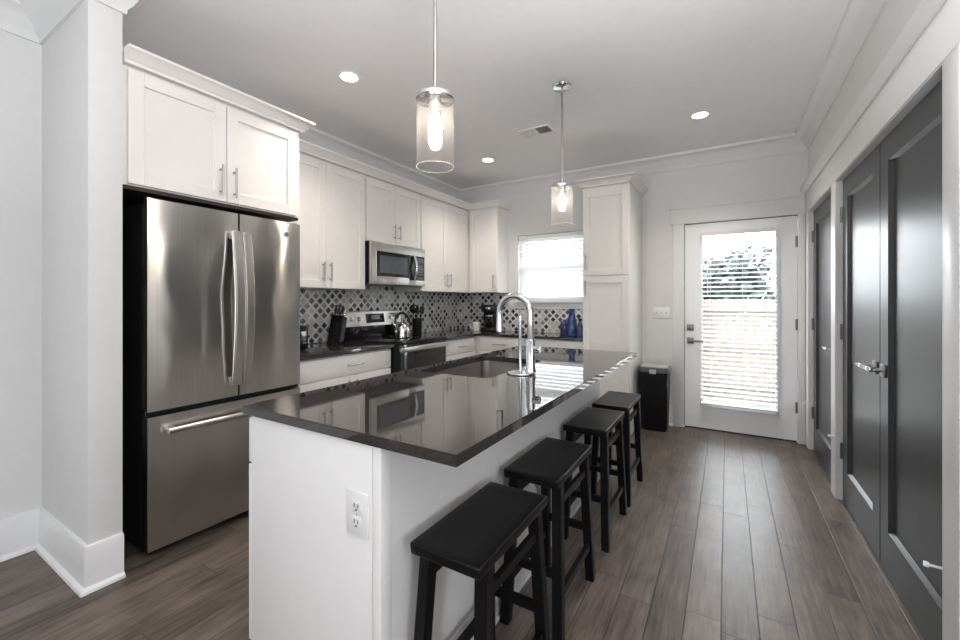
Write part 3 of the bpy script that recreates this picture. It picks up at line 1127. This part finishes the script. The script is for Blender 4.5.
# fronts on the aisle side (face to -x)
nfr = 3
fw = il / nfr
for i in range(nfr):
    a, c = i * fw + 0.003, (i + 1) * fw - 0.003
    if i == 0:
        a = -0.008
    o = MB().box(-0.0225, -0.0015, a, c, 0.72, 0.872, 0.002).build('drawer', PANEL, root)
    b = MB()
    b.cyl((-0.053, (a + c) / 2 - 0.08, 0.795), (-0.053, (a + c) / 2 + 0.08, 0.795), 0.006, seg=10)
    for s in (-1, 1):
        b.cyl((-0.0215, (a + c) / 2 + s * 0.055, 0.795), (-0.053, (a + c) / 2 + s * 0.055, 0.795), 0.005, seg=8)
    b.build('handle', NICKEL, o)
    mid = (a + c) / 2
    for (p, q, hs) in ((a, mid - 0.002, -1), (mid + 0.002, c, 1)):
        b = MB()
        fr = 0.062
        b.box(-0.0225, -0.0015, p, p + fr, 0.105, 0.712, 0.001).box(-0.0225, -0.0015, q - fr, q, 0.105, 0.712, 0.001)
        b.box(-0.0225, -0.0015, p + fr, q - fr, 0.105, 0.167, 0.001).box(-0.0225, -0.0015, p + fr, q - fr, 0.65, 0.712, 0.001)
        b.box(-0.012, -0.003, p + fr, q - fr, 0.167, 0.65)
        o = b.build('door', PANEL, root)
        hy = q - 0.036 if hs < 0 else p + 0.036
        b = MB()
        b.cyl((-0.053, hy, 0.53), (-0.053, hy, 0.68), 0.006, seg=10)
        for z in (0.555, 0.655):
            b.cyl((-0.0215, hy, z), (-0.053, hy, z), 0.005, seg=8)
        b.build('handle', NICKEL, o)

# island worktop with sink cut-out
TX0, TX1, TY0, TY1, TZ0, TZ1 = -1.438, -0.542, 0.796, 3.03, 0.885, 0.915
KX0, KX1, KY0, KY1 = -1.372, -0.955, 1.655, 2.335


def rrect(x0, x1, y0, y1, r, n=6):
    p = []
    for (cx_, cy_, a0) in ((x1 - r, y1 - r, 0), (x0 + r, y1 - r, PI / 2), (x0 + r, y0 + r, PI), (x1 - r, y0 + r, 1.5 * PI)):
        for i in range(n + 1):
            a = a0 + (PI / 2) * i / n
            p.append((cx_ + r * math.cos(a), cy_ + r * math.sin(a)))
    return p


t = bmesh.new()
inner = rrect(KX0, KX1, KY0, KY1, 0.045)
nper = len(inner)
outer = []
for (x, y) in inner:   # ray from the sink centre out to the slab edge, same order as the cut-out
    outer.append((x, y))
corners = [(TX1, TY1), (TX0, TY1), (TX0, TY0), (TX1, TY0)]
q = nper // 4
vi = {z: [t.verts.new((x, y, z)) for x, y in inner] for z in (TZ0, TZ1)}
vo = {z: [t.verts.new((x, y, z)) for x, y in corners] for z in (TZ0, TZ1)}
for z in (TZ0, TZ1):
    for k in range(4):
        for i in range(q - 1):
            t.faces.new((vo[z][k], vi[z][k * q + i], vi[z][k * q + i + 1]))
        e = k * q + q - 1
        t.faces.new((vo[z][k], vi[z][e], vi[z][(e + 1) % nper], vo[z][(k + 1) % 4]))
for i in range(nper):
    j = (i + 1) % nper
    t.faces.new((vi[TZ0][i], vi[TZ0][j], vi[TZ1][j], vi[TZ1][i]))
for i in range(4):
    j = (i + 1) % 4
    t.faces.new((vo[TZ0][i], vo[TZ0][j], vo[TZ1][j], vo[TZ1][i]))
bmesh.ops.recalc_face_normals(t, faces=t.faces[:])
rim = [e for e in t.edges if abs(e.verts[0].co.z - e.verts[1].co.z) < 1e-6 and len(e.link_faces) == 2 and abs(e.link_faces[0].normal.dot(e.link_faces[1].normal)) < 0.1]
bmesh.ops.bevel(t, geom=rim, offset=0.0025, segments=2, affect='EDGES')
tag(MB().add(t).build('worktop', QUARTZ), 'long polished grey quartz worktop of the island with the sink cut into it', 'worktop')

# sink
root = thing('kitchen_sink', 'undermount stainless sink set into the island worktop', 'sink', ((KX0 + KX1) / 2, (KY0 + KY1) / 2, 0.66))
ax, ay = (KX1 - KX0) / 2 + 0.004, (KY1 - KY0) / 2 + 0.004
t = bmesh.new()
rings = []
for (gx, z, r) in ((0.012, 0.2245, 0.055), (0.0, 0.2245, 0.05), (-0.006, 0.03, 0.06), (-0.02, 0.01, 0.06), (-0.05, 0.004, 0.05), (-0.12, 0.002, 0.03)):
    rings.append([t.verts.new((x, y, z)) for x, y in rrect(-ax - gx, ax + gx, -ay - gx, ay + gx, r)])
for a_, b_ in zip(rings, rings[1:]):
    for i in range(len(a_)):
        j = (i + 1) % len(a_)
        t.faces.new((a_[i], a_[j], b_[j], b_[i]))
t.faces.new(rings[-1])
b = MB()
b.add(t)
o = b.build('basin', SINKST, root)
b = MB()
b.lathe([(0, 0.0035), (0.03, 0.0035), (0.042, 0.007), (0.045, 0.004)], (0, 0.05, 0), 28)
b.build('drain', CHROME, root)

# faucet
FX, FYc = -0.878, 1.86
root = thing('kitchen_faucet', 'tall chrome gooseneck faucet on the island beside the sink', 'faucet', (FX, FYc, 0.915))
b = MB()
b.lathe([(0, 0.0), (0.069, 0.0), (0.072, 0.004), (0.070, 0.009), (0.045, 0.012), (0.0, 0.013)], (0, 0, 0), 40)
b.build('base_plate', CHROME, root)
px_, py_ = 0.046, 0.010
b = MB()
b.lathe([(0, 0.011), (0.027, 0.011), (0.0265, 0.02), (0.0235, 0.03), (0.0225, 0.165), (0.020, 0.172), (0, 0.174)], (px_, py_, 0), 28)
b.build('post', CHROME, root)
R = 0.087
pts = [(px_, py_, 0.16), (px_, py_, 0.235), (px_, py_, 0.30)]
for i in range(1, 21):
    a = PI * i / 20
    pts.append((px_ - R + R * math.cos(a), py_ - 0.0, 0.30 + R * math.sin(a)))
pts.append((px_ - 2 * R, py_, 0.275))
b = MB()
b.tube(pts, 0.0165, 20)
b.build('spout', CHROME, root)
b = MB()
b.cyl((px_ - 2 * R, py_, 0.277), (px_ - 2 * R, py_, 0.205), 0.0175, 0.0200, 20, 0.002)
b.build('spray_head', CHROME, root)
b = MB()
b.cyl((-0.006, 0, 0.011), (-0.006, 0, 0.285), 0.0085, seg=16)
b.cyl((-0.006, 0, 0.262), (-0.006, 0, 0.287), 0.011, seg=16, bev=0.002)
b.build('support_rod', CHROME, root)
b = MB()
b.cyl((px_ + 0.015, py_, 0.125), (px_ + 0.05, py_, 0.125), 0.020, seg=20, bev=0.003)
b.build('lever', CHROME, root)


# ------------------------------------------------------------------ outlet and switch
def screw(b, p, d):
    b.cyl(p, (p[0] + d[0], p[1] + d[1], p[2] + d[2]), 0.003, seg=10)


root = thing('wall_outlet', 'white duplex electrical outlet on the end panel of the island', 'outlet', (-0.878, IY0 - 0.0125, 0.686))
MB().box(-0.042, 0.042, -0.006, 0, -0.062, 0.062, 0.003).build('face_plate', WHITEP, root)
for z in (-0.022, 0.022):
    o = MB().box(-0.0165, 0.0165, -0.0085, -0.0062, z - 0.0165, z + 0.0165, 0.001).build('socket', WHITEP, root)
    for x in (-0.007, 0.007):
        MB().box(x - 0.0015, x + 0.0015, -0.0094, -0.0086, z - 0.002, z + 0.008).build('slot', DARKHOLE, o)
    MB().cyl((0, -0.0086, z - 0.009), (0, -0.0094, z - 0.009), 0.003, seg=12).build('ground_hole', DARKHOLE, o)
b = MB()
screw(b, (0, -0.006, 0), (0, -0.0015, 0))
b.build('screw', LTGREY, root)

root = thing('light_switch', 'white three-gang light switch plate on the back wall beside the door', 'switch', (-0.585, YB - 0.0005, 1.15))
MB().box(-0.082, 0.082, -0.006, 0, -0.058, 0.058, 0.003).build('face_plate', WHITEP, root)
for x in (-0.046, 0, 0.046):
    MB().box(x - 0.005, x + 0.005, -0.016, -0.0062, -0.004, 0.012, 0.002).build('toggle', LTGREY, root)


# ------------------------------------------------------------------ ceiling fittings
def can_light(loc, label):
    root = thing('recessed_light', label, 'ceiling light', (loc[0], loc[1], ZC), 0, 'recessed ceiling lights')
    MB().lathe([(0.055, -0.0005), (0.074, -0.0005), (0.074, -0.003), (0.069, -0.007), (0.058, -0.005), (0.055, -0.002)], (0, 0, 0), 40).build('trim_ring', WHITEP, root)
    MB().lathe([(0, -0.004), (0.0548, -0.004), (0.0548, -0.001), (0, -0.001)], (0, 0, 0), 40).build('lens', CANLENS, root)
    l = bpy.data.lights.new('can_lamp', 'SPOT')
    l.energy = 46
    l.spot_size = math.radians(125)
    l.spot_blend = 0.9
    l.shadow_soft_size = 0.06
    l.color = (1.0, 0.91, 0.80)
    o = bpy.data.objects.new('can_lamp', l)
    COL.objects.link(o)
    o.parent = root
    o.location = (0, 0, -0.03)
    return root


can_light((-2.145, 1.887), 'round lit recessed ceiling light nearest the refrigerator')
can_light((-2.157, 3.752), 'round lit recessed ceiling light nearest the corner of the wall cabinets')
can_light((-0.186, 3.715), 'round lit recessed ceiling light in front of the back door')

root = thing('ceiling_vent', 'white rectangular ceiling air vent beyond the island pendants', 'vent', (-1.425, 3.33, ZC), 0)
b = MB()
b.box(-0.145, 0.145, -0.09, -0.070, -0.008, -0.0005, 0.002).box(-0.145, 0.145, 0.070, 0.09, -0.008, -0.0005, 0.002)
b.box(-0.145, -0.122, -0.07, 0.07, -0.008, -0.0005, 0.002).box(0.122, 0.145, -0.07, 0.07, -0.008, -0.0005, 0.002).box(-0.006, 0.006, -0.07, 0.07, -0.008, -0.0005)
b.build('frame', WHITEP, root)
MB().box(-0.122, 0.122, -0.07, 0.07, -0.0018, -0.0006).build('duct_opening', DKGREY, root)
for sx, ang in ((-1, -40), (1, 40)):
    b = MB()
    for i in range(8):
        x = sx * (0.016 + i * 0.014)
        M = Matrix.Translation((x, 0, -0.006)) @ Matrix.Rotation(math.radians(ang), 4, 'Y')
        b.box(-0.0065, 0.0065, -0.068, 0.068, -0.0006, 0.0006, mat=M)
    b.build('louvres', WHITEP, root, smooth=False)


def pendant(loc, label):
    root = thing('pendant_lamp', label, 'pendant lamp', (loc[0], loc[1], ZC), 0, 'glass cylinder pendants over the island')
    zt, zb = 2.095 - ZC, 1.80 - ZC     # top of the cap and rim of the glass
    MB().lathe([(0, -0.0005), (0.062, -0.0005), (0.064, -0.006), (0.060, -0.014), (0.02, -0.02), (0, -0.021)], (0, 0, 0), 36).build('canopy', CHROME, root)
    b = MB()
    b.cyl((0, 0, -0.02), (0, 0, zt - 0.02), 0.007, seg=14)
    b.lathe([(0.007, zt + 0.01), (0.013, zt + 0.008), (0.013, zt - 0.02), (0.007, zt - 0.02)], (0, 0, 0), 20)
    b.build('rod', NICKEL, root)
    b = MB()
    b.lathe([(0, zt - 0.018), (0.074, zt - 0.02), (0.0755, zt - 0.024), (0.0755, zt - 0.034), (0.070, zt - 0.036), (0, zt - 0.036)], (0, 0, 0), 44)
    b.build('cap', CHROME, root)
    b = MB()
    b.lathe([(0, zt - 0.0365), (0.026, zt - 0.0365), (0.026, zt - 0.075), (0.022, zt - 0.085), (0, zt - 0.085)], (0, 0, 0), 28)
    b.build('socket', CHROME, root)
    b = MB()
    b.lathe([(0.0725, zt - 0.0365), (0.0725, zb + 0.001)], (0, 0, 0), 56)
    gs = b.build('glass_shade', SHADE, root)
    MB().lathe([(0.0715, zb + 0.002), (0.0735, zb + 0.002), (0.0738, zb - 0.001), (0.0712, zb - 0.001), (0.0715, zb + 0.002)], (0, 0, 0), 56).build('glass_rim', RIM, gs)
    b = MB()
    prof = [(0.011, 0), (0.014, -0.010), (0.024, -0.030), (0.0285, -0.050), (0.027, -0.066), (0.019, -0.083), (0.009, -0.091), (0, -0.093)]
    b.lathe([(0, 0)] + prof, (0, 0, zt - 0.0855), 28)
    b.build('bulb', BULB, root)
    return root


pendant((-0.98, 1.29), 'glass cylinder pendant lamp nearer the camera, over the front of the island')
pendant((-0.975, 2.72), 'glass cylinder pendant lamp over the far end of the island, before the window')


# ------------------------------------------------------------------ stools
def make_stool():
    root = thing('bar_stool', 'black wooden backless bar stool nearest the camera, before the outlet', 'stool', (0, 0, 0), 0, 'black bar stools along the island')
    sw, sl, h = 0.114, 0.226, 0.612
    t = bmesh.new()
    nx, ny = 8, 12
    top = [[t.verts.new((-sw + 2 * sw * i / nx, -sl + 2 * sl * j / ny, h - 0.006 * (1 - (2 * i / nx - 1) ** 2) * (1 - (2 * j / ny - 1) ** 6))) for i in range(nx + 1)] for j in range(ny + 1)]
    bot = [[t.verts.new((v.co.x * 0.985, v.co.y * 0.99, h - 0.033)) for v in row] for row in top]
    for j in range(ny):
        for i in range(nx):
            t.faces.new((top[j][i], top[j][i + 1], top[j + 1][i + 1], top[j + 1][i]))
            t.faces.new((bot[j][i], bot[j + 1][i], bot[j + 1][i + 1], bot[j][i + 1]))
    loop_t = [top[0][i] for i in range(nx + 1)] + [top[j][nx] for j in range(1, ny + 1)] + [top[ny][i] for i in range(nx - 1, -1, -1)] + [top[j][0] for j in range(ny - 1, 0, -1)]
    loop_b = [bot[0][i] for i in range(nx + 1)] + [bot[j][nx] for j in range(1, ny + 1)] + [bot[ny][i] for i in range(nx - 1, -1, -1)] + [bot[j][0] for j in range(ny - 1, 0, -1)]
    for i in range(len(loop_t)):
        j = (i + 1) % len(loop_t)
        t.faces.new((loop_t[i], loop_b[i], loop_b[j], loop_t[j]))
    bmesh.ops.recalc_face_normals(t, faces=t.faces[:])
    rim = [e for e in t.edges if len(e.link_faces) == 2 and e.link_faces[0].normal.dot(e.link_faces[1].normal) < 0.5]
    bmesh.ops.bevel(t, geom=rim, offset=0.006, segments=3, affect='EDGES', profile=0.5)
    MB().add(t).build('seat', BLACKW, root)

    def at(sx, sy, z):      # centre line of a leg
        k = 1 - z / (h - 0.033)
        return Vector((sx * (0.090 + 0.020 * k), sy * (0.165 + 0.045 * k), z))
    lw = 0.019
    for sx in (-1, 1):
        for sy in (-1, 1):
            a, c = at(sx, sy, h - 0.0335), at(sx, sy, 0)
            b = MB()
            sq = [(-lw, -lw), (lw, -lw), (lw, lw), (-lw, lw)]
            b.prism(sq, lambda u, v, k, a=a, c=c: ((c if k else a).x + u, (c if k else a).y + v, (c if k else a).z), 0.0025)
            b.build('leg', BLACKW, root)

    def rail(p, q, hw, hh):
        p, q = Vector(p), Vector(q)
        d = (q - p).normalized()
        s = d.cross(Vector((0, 0, 1))).normalized()
        u = s.cross(d)
        b = MB()
        b.prism([(-hw, -hh), (hw, -hh), (hw, hh), (-hw, hh)], lambda a, c, k: (q if k else p) + s * a + u * c, 0.002)
        return b.build('stretcher', BLACKW, root)
    for sx in (-1, 1):
        z = 0.165
        rail(at(sx, -1, z) + Vector((0, lw, 0)), at(sx, 1, z) - Vector((0, lw, 0)), 0.010, 0.016)
        z = 0.505
        rail(at(sx, -1, z) + Vector((0, lw, 0)), at(sx, 1, z) - Vector((0, lw, 0)), 0.009, 0.016)
    for sy in (-1, 1):
        z = 0.245
        rail(at(-1, sy, z) + Vector((lw, 0, 0)), at(1, sy, z) - Vector((lw, 0, 0)), 0.010, 0.016)
    return root


st = make_stool()
spots = [((-0.637, 1.096), 0.0, None),
         ((-0.646, 1.668), 0.0, 'black wooden backless bar stool, second from the camera along the island'),
         ((-0.642, 2.345), 0.0, 'black wooden backless bar stool, third from the camera along the island'),
         ((-0.640, 2.882), 0.0, 'black wooden backless bar stool farthest from the camera, nearest the trash can')]
for i, ((x, y), a, lab) in enumerate(spots):
    if i == 0:
        st.location = (x, y, 0)
    else:
        dup(st, (x, y, 0), a, lab)

# ------------------------------------------------------------------ trash can
root = thing('trash_can', 'tall black plastic trash can with grey-rimmed lid beside the back door', 'trash can', (-0.622, 4.44, 0))
def rr_loft(b, levels, cap0=True, cap1=True):
    t = bmesh.new()
    rings = [[t.verts.new((x, y, z)) for x, y in rrect(-a, a, -c, c, r, 5)] for a, c, r, z in levels]
    for p, q in zip(rings, rings[1:]):
        for i in range(len(p)):
            j = (i + 1) % len(p)
            t.faces.new((p[i], p[j], q[j], q[i]))
    if cap0:
        t.faces.new(list(reversed(rings[0])))
    if cap1:
        t.faces.new(rings[-1])
    b.add(t)
    return b


rr_loft(MB(), [(0.112, 0.095, 0.04, 0.0), (0.118, 0.10, 0.042, 0.01), (0.137, 0.128, 0.05, 0.575)]).build('bin_body', BLACKP, root)
o = rr_loft(MB(), [(0.144, 0.136, 0.055, 0.576), (0.145, 0.137, 0.055, 0.605), (0.141, 0.133, 0.055, 0.622), (0.124, 0.116, 0.05, 0.626)]).build('lid_rim', DKGREY, root)
rr_loft(MB(), [(0.122, 0.114, 0.05, 0.627), (0.112, 0.106, 0.05, 0.634), (0.05, 0.056, 0.03, 0.637)]).build('lid', LTGREY, root)
MB().box(-0.030, 0.030, -0.146, -0.1375, 0.565, 0.606, 0.004).build('latch', LTGREY, root)

# ------------------------------------------------------------------ things on the counters
ZT = CT + 0.0005
root = thing('knife_block', 'black slanted knife block full of knives left of the range', 'knife block', (-2.945, 2.44, ZT), math.radians(28))
prof = [(-0.065, 0.0), (0.055, 0.0), (0.145, 0.215), (0.03, 0.245)]
MB().prism(prof, lambda u, v, k: (-0.05 + 0.1 * k, u, v), 0.003).build('block_body', BLACKP, root)
MB().prism([(-0.03, 0.015), (0.045, 0.015), (0.118, 0.195), (0.055, 0.205)], lambda u, v, k: (0.0505 + 0.002 * k, u, v)).build('side_plate', DKGREY, root)
ld = Vector((0, 0.36, 0.933))
for i, (x, t_, L) in enumerate(((-0.03, 0.25, 0.10), (0.0, 0.25, 0.105), (0.03, 0.25, 0.095), (-0.03, 0.72, 0.075), (0.0, 0.72, 0.08), (0.03, 0.72, 0.075))):
    p = Vector((x, 0.03 + 0.115 * t_, 0.245 - 0.03 * t_))
    b = MB()
    b.cyl(p + ld * 0.001, p + ld * 0.014, 0.0075, seg=10)
    kn = b.build('knife_bolster', KNIFESTEEL, root)
    b = MB()
    b.tube([p + ld * 0.0145, p + ld * (L * 0.5), p + ld * L], [0.008, 0.010, 0.009], 10)
    b.build('knife_handle', KNIFESTEEL if i in (3, 5) else BLACKP, kn)

root = thing('toaster', 'black toaster on the worktop against the refrigerator, half hidden', 'toaster', (-2.78, 1.875, ZT), 0)
rr_loft(MB(), [(0.075, 0.115, 0.025, 0.008), (0.082, 0.122, 0.03, 0.02), (0.082, 0.122, 0.03, 0.165), (0.07, 0.11, 0.03, 0.187)]).build('shell', BLACKG, root)
for x in (-0.06, 0.06):
    for y in (-0.09, 0.09):
        MB().cyl((x, y, 0), (x, y, 0.009), 0.012).build('foot', BLACKP, root)
MB().box(-0.035, -0.012, -0.085, 0.085, 0.186, 0.1885).build('slot', DARKHOLE, root)
MB().box(0.012, 0.035, -0.085, 0.085, 0.186, 0.1885).build('slot', DARKHOLE, root)
MB().box(0.0825, 0.098, -0.02, 0.02, 0.12, 0.132, 0.003).build('lever', DKGREY, root)

# kettle on the cooktop
root = thing('tea_kettle', 'stainless tea kettle with black arched handle on the range cooktop', 'kettle', (-2.715, 3.045, 0.9170), math.radians(200))
b = MB()
b.lathe([(0, 0), (0.072, 0), (0.082, 0.008), (0.083, 0.03), (0.078, 0.07), (0.066, 0.105), (0.048, 0.130), (0.032, 0.138)], (0, 0, 0), 36)
b.build('kettle_body', KNIFESTEEL, root)
b = MB()
b.lathe([(0.0335, 0.1385), (0.033, 0.145), (0.018, 0.153), (0.008, 0.156), (0.012, 0.168), (0.013, 0.178), (0.008, 0.185), (0, 0.186)], (0, 0, 0), 28)
b.build('lid', KNIFESTEEL, root)
b = MB()
b.tube([(0.055, 0, 0.10), (0.085, 0, 0.125), (0.105, 0, 0.15)], [0.018, 0.014, 0.011], 14)
b.build('spout', KNIFESTEEL, root)
b = MB()
pts = [(0.078 * math.cos(a), 0, 0.125 + 0.118 * math.sin(a)) for a in [math.radians(-5 + 190 * i / 18) for i in range(19)]]
b.tube(pts, [0.006] * 3 + [0.0105] * 13 + [0.006] * 3, 12)
b.build('handle', BLACKP, root)

# utensil crock
root = thing('utensil_crock', 'black utensil crock on the worktop just right of the range', 'crock', (-2.885, 3.475, ZT), 0)
b = MB()
b.lathe([(0, 0), (0.05, 0), (0.052, 0.004), (0.053, 0.178), (0.0535, 0.182), (0.05, 0.182), (0.048, 0.178), (0.047, 0.01), (0, 0.008)], (0, 0, 0), 32)
b.build('crock_body', BLACKP, root)
uts = [('ladle', -0.020, -0.018, -0.10, -0.05), ('spatula', 0.0, 0.0, 0.02, -0.09), ('cooking_spoon', -0.018, 0.018, -0.05, 0.07), ('slotted_spoon', 0.016, -0.028, 0.02, 0.32)]
for nm, x, y, dx, dy in uts:
    lab = {'ladle': 'black ladle leaning left in the utensil crock', 'spatula': 'black flat spatula upright in the utensil crock',
           'cooking_spoon': 'black cooking spoon in the middle of the utensil crock', 'slotted_spoon': 'black spoon leaning far right out of the utensil crock'}[nm]
    rt = thing(nm, lab, 'utensil', (-2.885 + x, 3.475 + y, ZT + 0.013), 0, 'black utensils in the crock')
    d = Vector((dx * 0.6, dy, 1)).normalized()
    e = d * 0.235
    MB().tube([(0, 0, 0), d * 0.12, e], [0.0055, 0.005, 0.0045], 10).build('handle', BLACKP, rt)
    M = Matrix.Translation(d * 0.272) @ d.to_track_quat('Z', 'X').to_matrix().to_4x4()
    b = MB()
    if nm == 'spatula':
        b.box(-0.03, 0.03, -0.003, 0.003, -0.042, 0.045, 0.0025, mat=M)
    else:
        t = bmesh.new()
        bmesh.ops.create_uvsphere(t, u_segments=20, v_segments=12, radius=1)
        for v in t.verts:
            v.co = Vector((v.co.x * 0.036, v.co.y * 0.012 + 0.012 * (v.co.x ** 2 + v.co.z ** 2) - 0.008, v.co.z * 0.046))
        bmesh.ops.transform(t, matrix=M, verts=t.verts)
        b.add(t)
    b.build('head', BLACKP, rt)

# mug
root = thing('coffee_mug', 'white ceramic mug on the corner worktop left of the coffee maker', 'mug', (-2.655, 4.33, ZT), math.radians(215))
b = MB()
b.lathe([(0, 0), (0.034, 0), (0.038, 0.004), (0.047, 0.085), (0.050, 0.112), (0.047, 0.112), (0.044, 0.085), (0.034, 0.01), (0, 0.008)], (0, 0, 0), 32)
b.build('mug_body', CERAM, root)
b = MB()
b.tube([(0.046, 0, 0.088), (0.066, 0, 0.088), (0.078, 0, 0.065), (0.066, 0, 0.036), (0.040, 0, 0.03)], 0.0065, 10)
b.build('handle', CERAM, root)

# coffee maker, facing into the room
root = thing('coffee_maker', 'black drip coffee maker in the corner beside the white mug', 'coffee maker', (-2.53, 4.465, ZT), math.radians(14))
MB().box(-0.092, 0.092, -0.13, 0.10, 0, 0.045, 0.012).build('warming_base', BLACKP, root)
MB().box(-0.092, 0.092, 0.005, 0.10, 0.0455, 0.235, 0.008).build('water_tank', BLACKG, root)
o = MB().box(-0.092, 0.092, -0.115, 0.10, 0.2355, 0.325, 0.012).build('brew_head', BLACKP, root)
MB().box(-0.03, 0.03, -0.119, -0.1155, 0.268, 0.29, 0.001).build('badge', KNIFESTEEL, o)
b = MB()
b.lathe([(0, 0), (0.052, 0), (0.060, 0.02), (0.060, 0.07), (0.045, 0.11), (0.042, 0.125), (0.047, 0.135)], (0, -0.06, 0.046), 28)
ca = b.build('carafe', thin_glass('carafe_glass', (0.35, 0.33, 0.32), 0.02, 0.14), root)
b = MB()
b.tube([(0, -0.108, 0.165), (0, -0.145, 0.165), (0, -0.152, 0.12), (0, -0.12, 0.075)], 0.008, 10)
b.build('handle', BLACKP, ca)
b = MB()
b.lathe([(0, 0.136), (0.048, 0.136), (0.046, 0.15), (0, 0.152)], (0, -0.06, 0.046), 24)
b.build('carafe_lid', KNIFESTEEL, ca)

# blue bottles
def bottle(label, loc, prof, mat, sy=1.0, cap=None, seg=28, name='glass_bottle'):
    rt = thing(name, label, 'bottle', loc, 0, 'blue bottles on the worktop')
    MB().lathe(prof, (0, 0, 0), seg, 1.0, sy).build('bottle_glass', mat, rt)
    if cap:
        MB().lathe(cap[0], (0, 0, 0), 20).build('stopper', cap[1], rt)


bottle('tall cobalt blue bottle, middle of the three beside the pantry', (-1.405, 4.22, ZT),
       [(0, 0), (0.050, 0), (0.055, 0.006), (0.057, 0.07), (0.053, 0.13), (0.039, 0.20), (0.030, 0.24), (0.029, 0.265), (0.035, 0.275), (0.035, 0.288), (0.027, 0.288), (0.025, 0.26), (0.03, 0.20), (0.043, 0.12), (0.045, 0.01), (0, 0.008)], BLUE)
bottle('short squat dusky blue bottle, left of the three beside the pantry', (-1.505, 4.28, ZT),
       [(0, 0), (0.042, 0), (0.046, 0.006), (0.046, 0.135), (0.038, 0.15), (0.022, 0.155), (0.022, 0.168), (0.018, 0.168), (0.018, 0.15), (0.04, 0.13), (0.041, 0.01), (0, 0.008)], BLUE2)
bottle('slim blue bottle with black stopper, touching the pantry side', (-1.305, 4.18, ZT),
       [(0, 0), (0.03, 0), (0.033, 0.006), (0.033, 0.10), (0.02, 0.135), (0.012, 0.15), (0.012, 0.165), (0, 0.165)], BLUE2,
       cap=([(0, 0.1655), (0.013, 0.1655), (0.02, 0.178), (0.018, 0.192), (0, 0.197)], BLACKP))

# ------------------------------------------------------------------ outdoors
struct(MB().box(-12, 12, YB + 0.16, 30, -0.5, -0.28).build('ground', GRASS))
struct(MB().box(-1.6, 2.2, YB + 0.142, YB + 1.5, -0.27, -0.04).build('porch_slab', simple('concrete', (0.5, 0.49, 0.47), 0.8, var=0.1)))
root = thing('garden_fence', 'pale weathered board fence seen through the back door blind', 'fence', (1.4, 7.2, -0.28))
b = MB()
x = -7.0
while x < 6:
    b.box(x, x + 0.138, -0.01, 0.01, 0.05, 1.57 + random.uniform(-0.01, 0.01))
    x += 0.146
b.build('boards', FENCE, root, smooth=False)
for z in (0.3, 0.85, 1.4):
    MB().box(-7, 6, -0.05, -0.0105, z, z + 0.085).build('rail', FENCE, root)
for i in range(6):
    MB().box(-6.6 + i * 2.4, -6.51 + i * 2.4, -0.14, -0.0505, 0.0, 1.60).build('post', FENCE, root)


def tree(label, loc, h, r, n, seed):
    rnd = random.Random(seed)
    rt = thing('garden_tree', label, 'tree', loc, 0, 'trees beyond the fence')
    MB().tube([(0, 0, -0.05), (0.05, 0.02, h * 0.4), (0, 0, h * 0.8)], [0.16, 0.12, 0.05], 10).build('trunk', BARK, rt)
    t = bmesh.new()
    for i in range(n):
        while True:
            p = Vector((rnd.uniform(-1, 1), rnd.uniform(-1, 1), rnd.uniform(-1, 1)))
            if 0.25 < p.length < 1:
                break
        lump = 0.75 + 0.35 * math.sin(5 * p.x + seed) * math.cos(4 * p.z + 2 * p.y)
        c = Vector((p.x * r * lump, p.y * r * lump, h * 0.62 + p.z * h * 0.42 * lump))
        a = Vector((rnd.gauss(0, 1), rnd.gauss(0, 1), rnd.gauss(0, 1))).normalized()
        q = a.orthogonal().normalized()
        s = rnd.uniform(0.09, 0.16)
        e = a.cross(q)
        t.faces.new([t.verts.new(c + q * s), t.verts.new(c + e * s * 0.5), t.verts.new(c - q * s), t.verts.new(c - e * s * 0.5)])
    MB().add(t).build('foliage', LEAF, rt, smooth=False)


tree('tall bushy tree beyond the fence, right half of the door glass', (2.35, 10.6, -0.28), 4.5, 1.6, 7500, 3)
tree('lower leafy tree beyond the fence, left half of the door glass', (-0.3, 12.8, -0.28), 3.0, 1.7, 4500, 8)
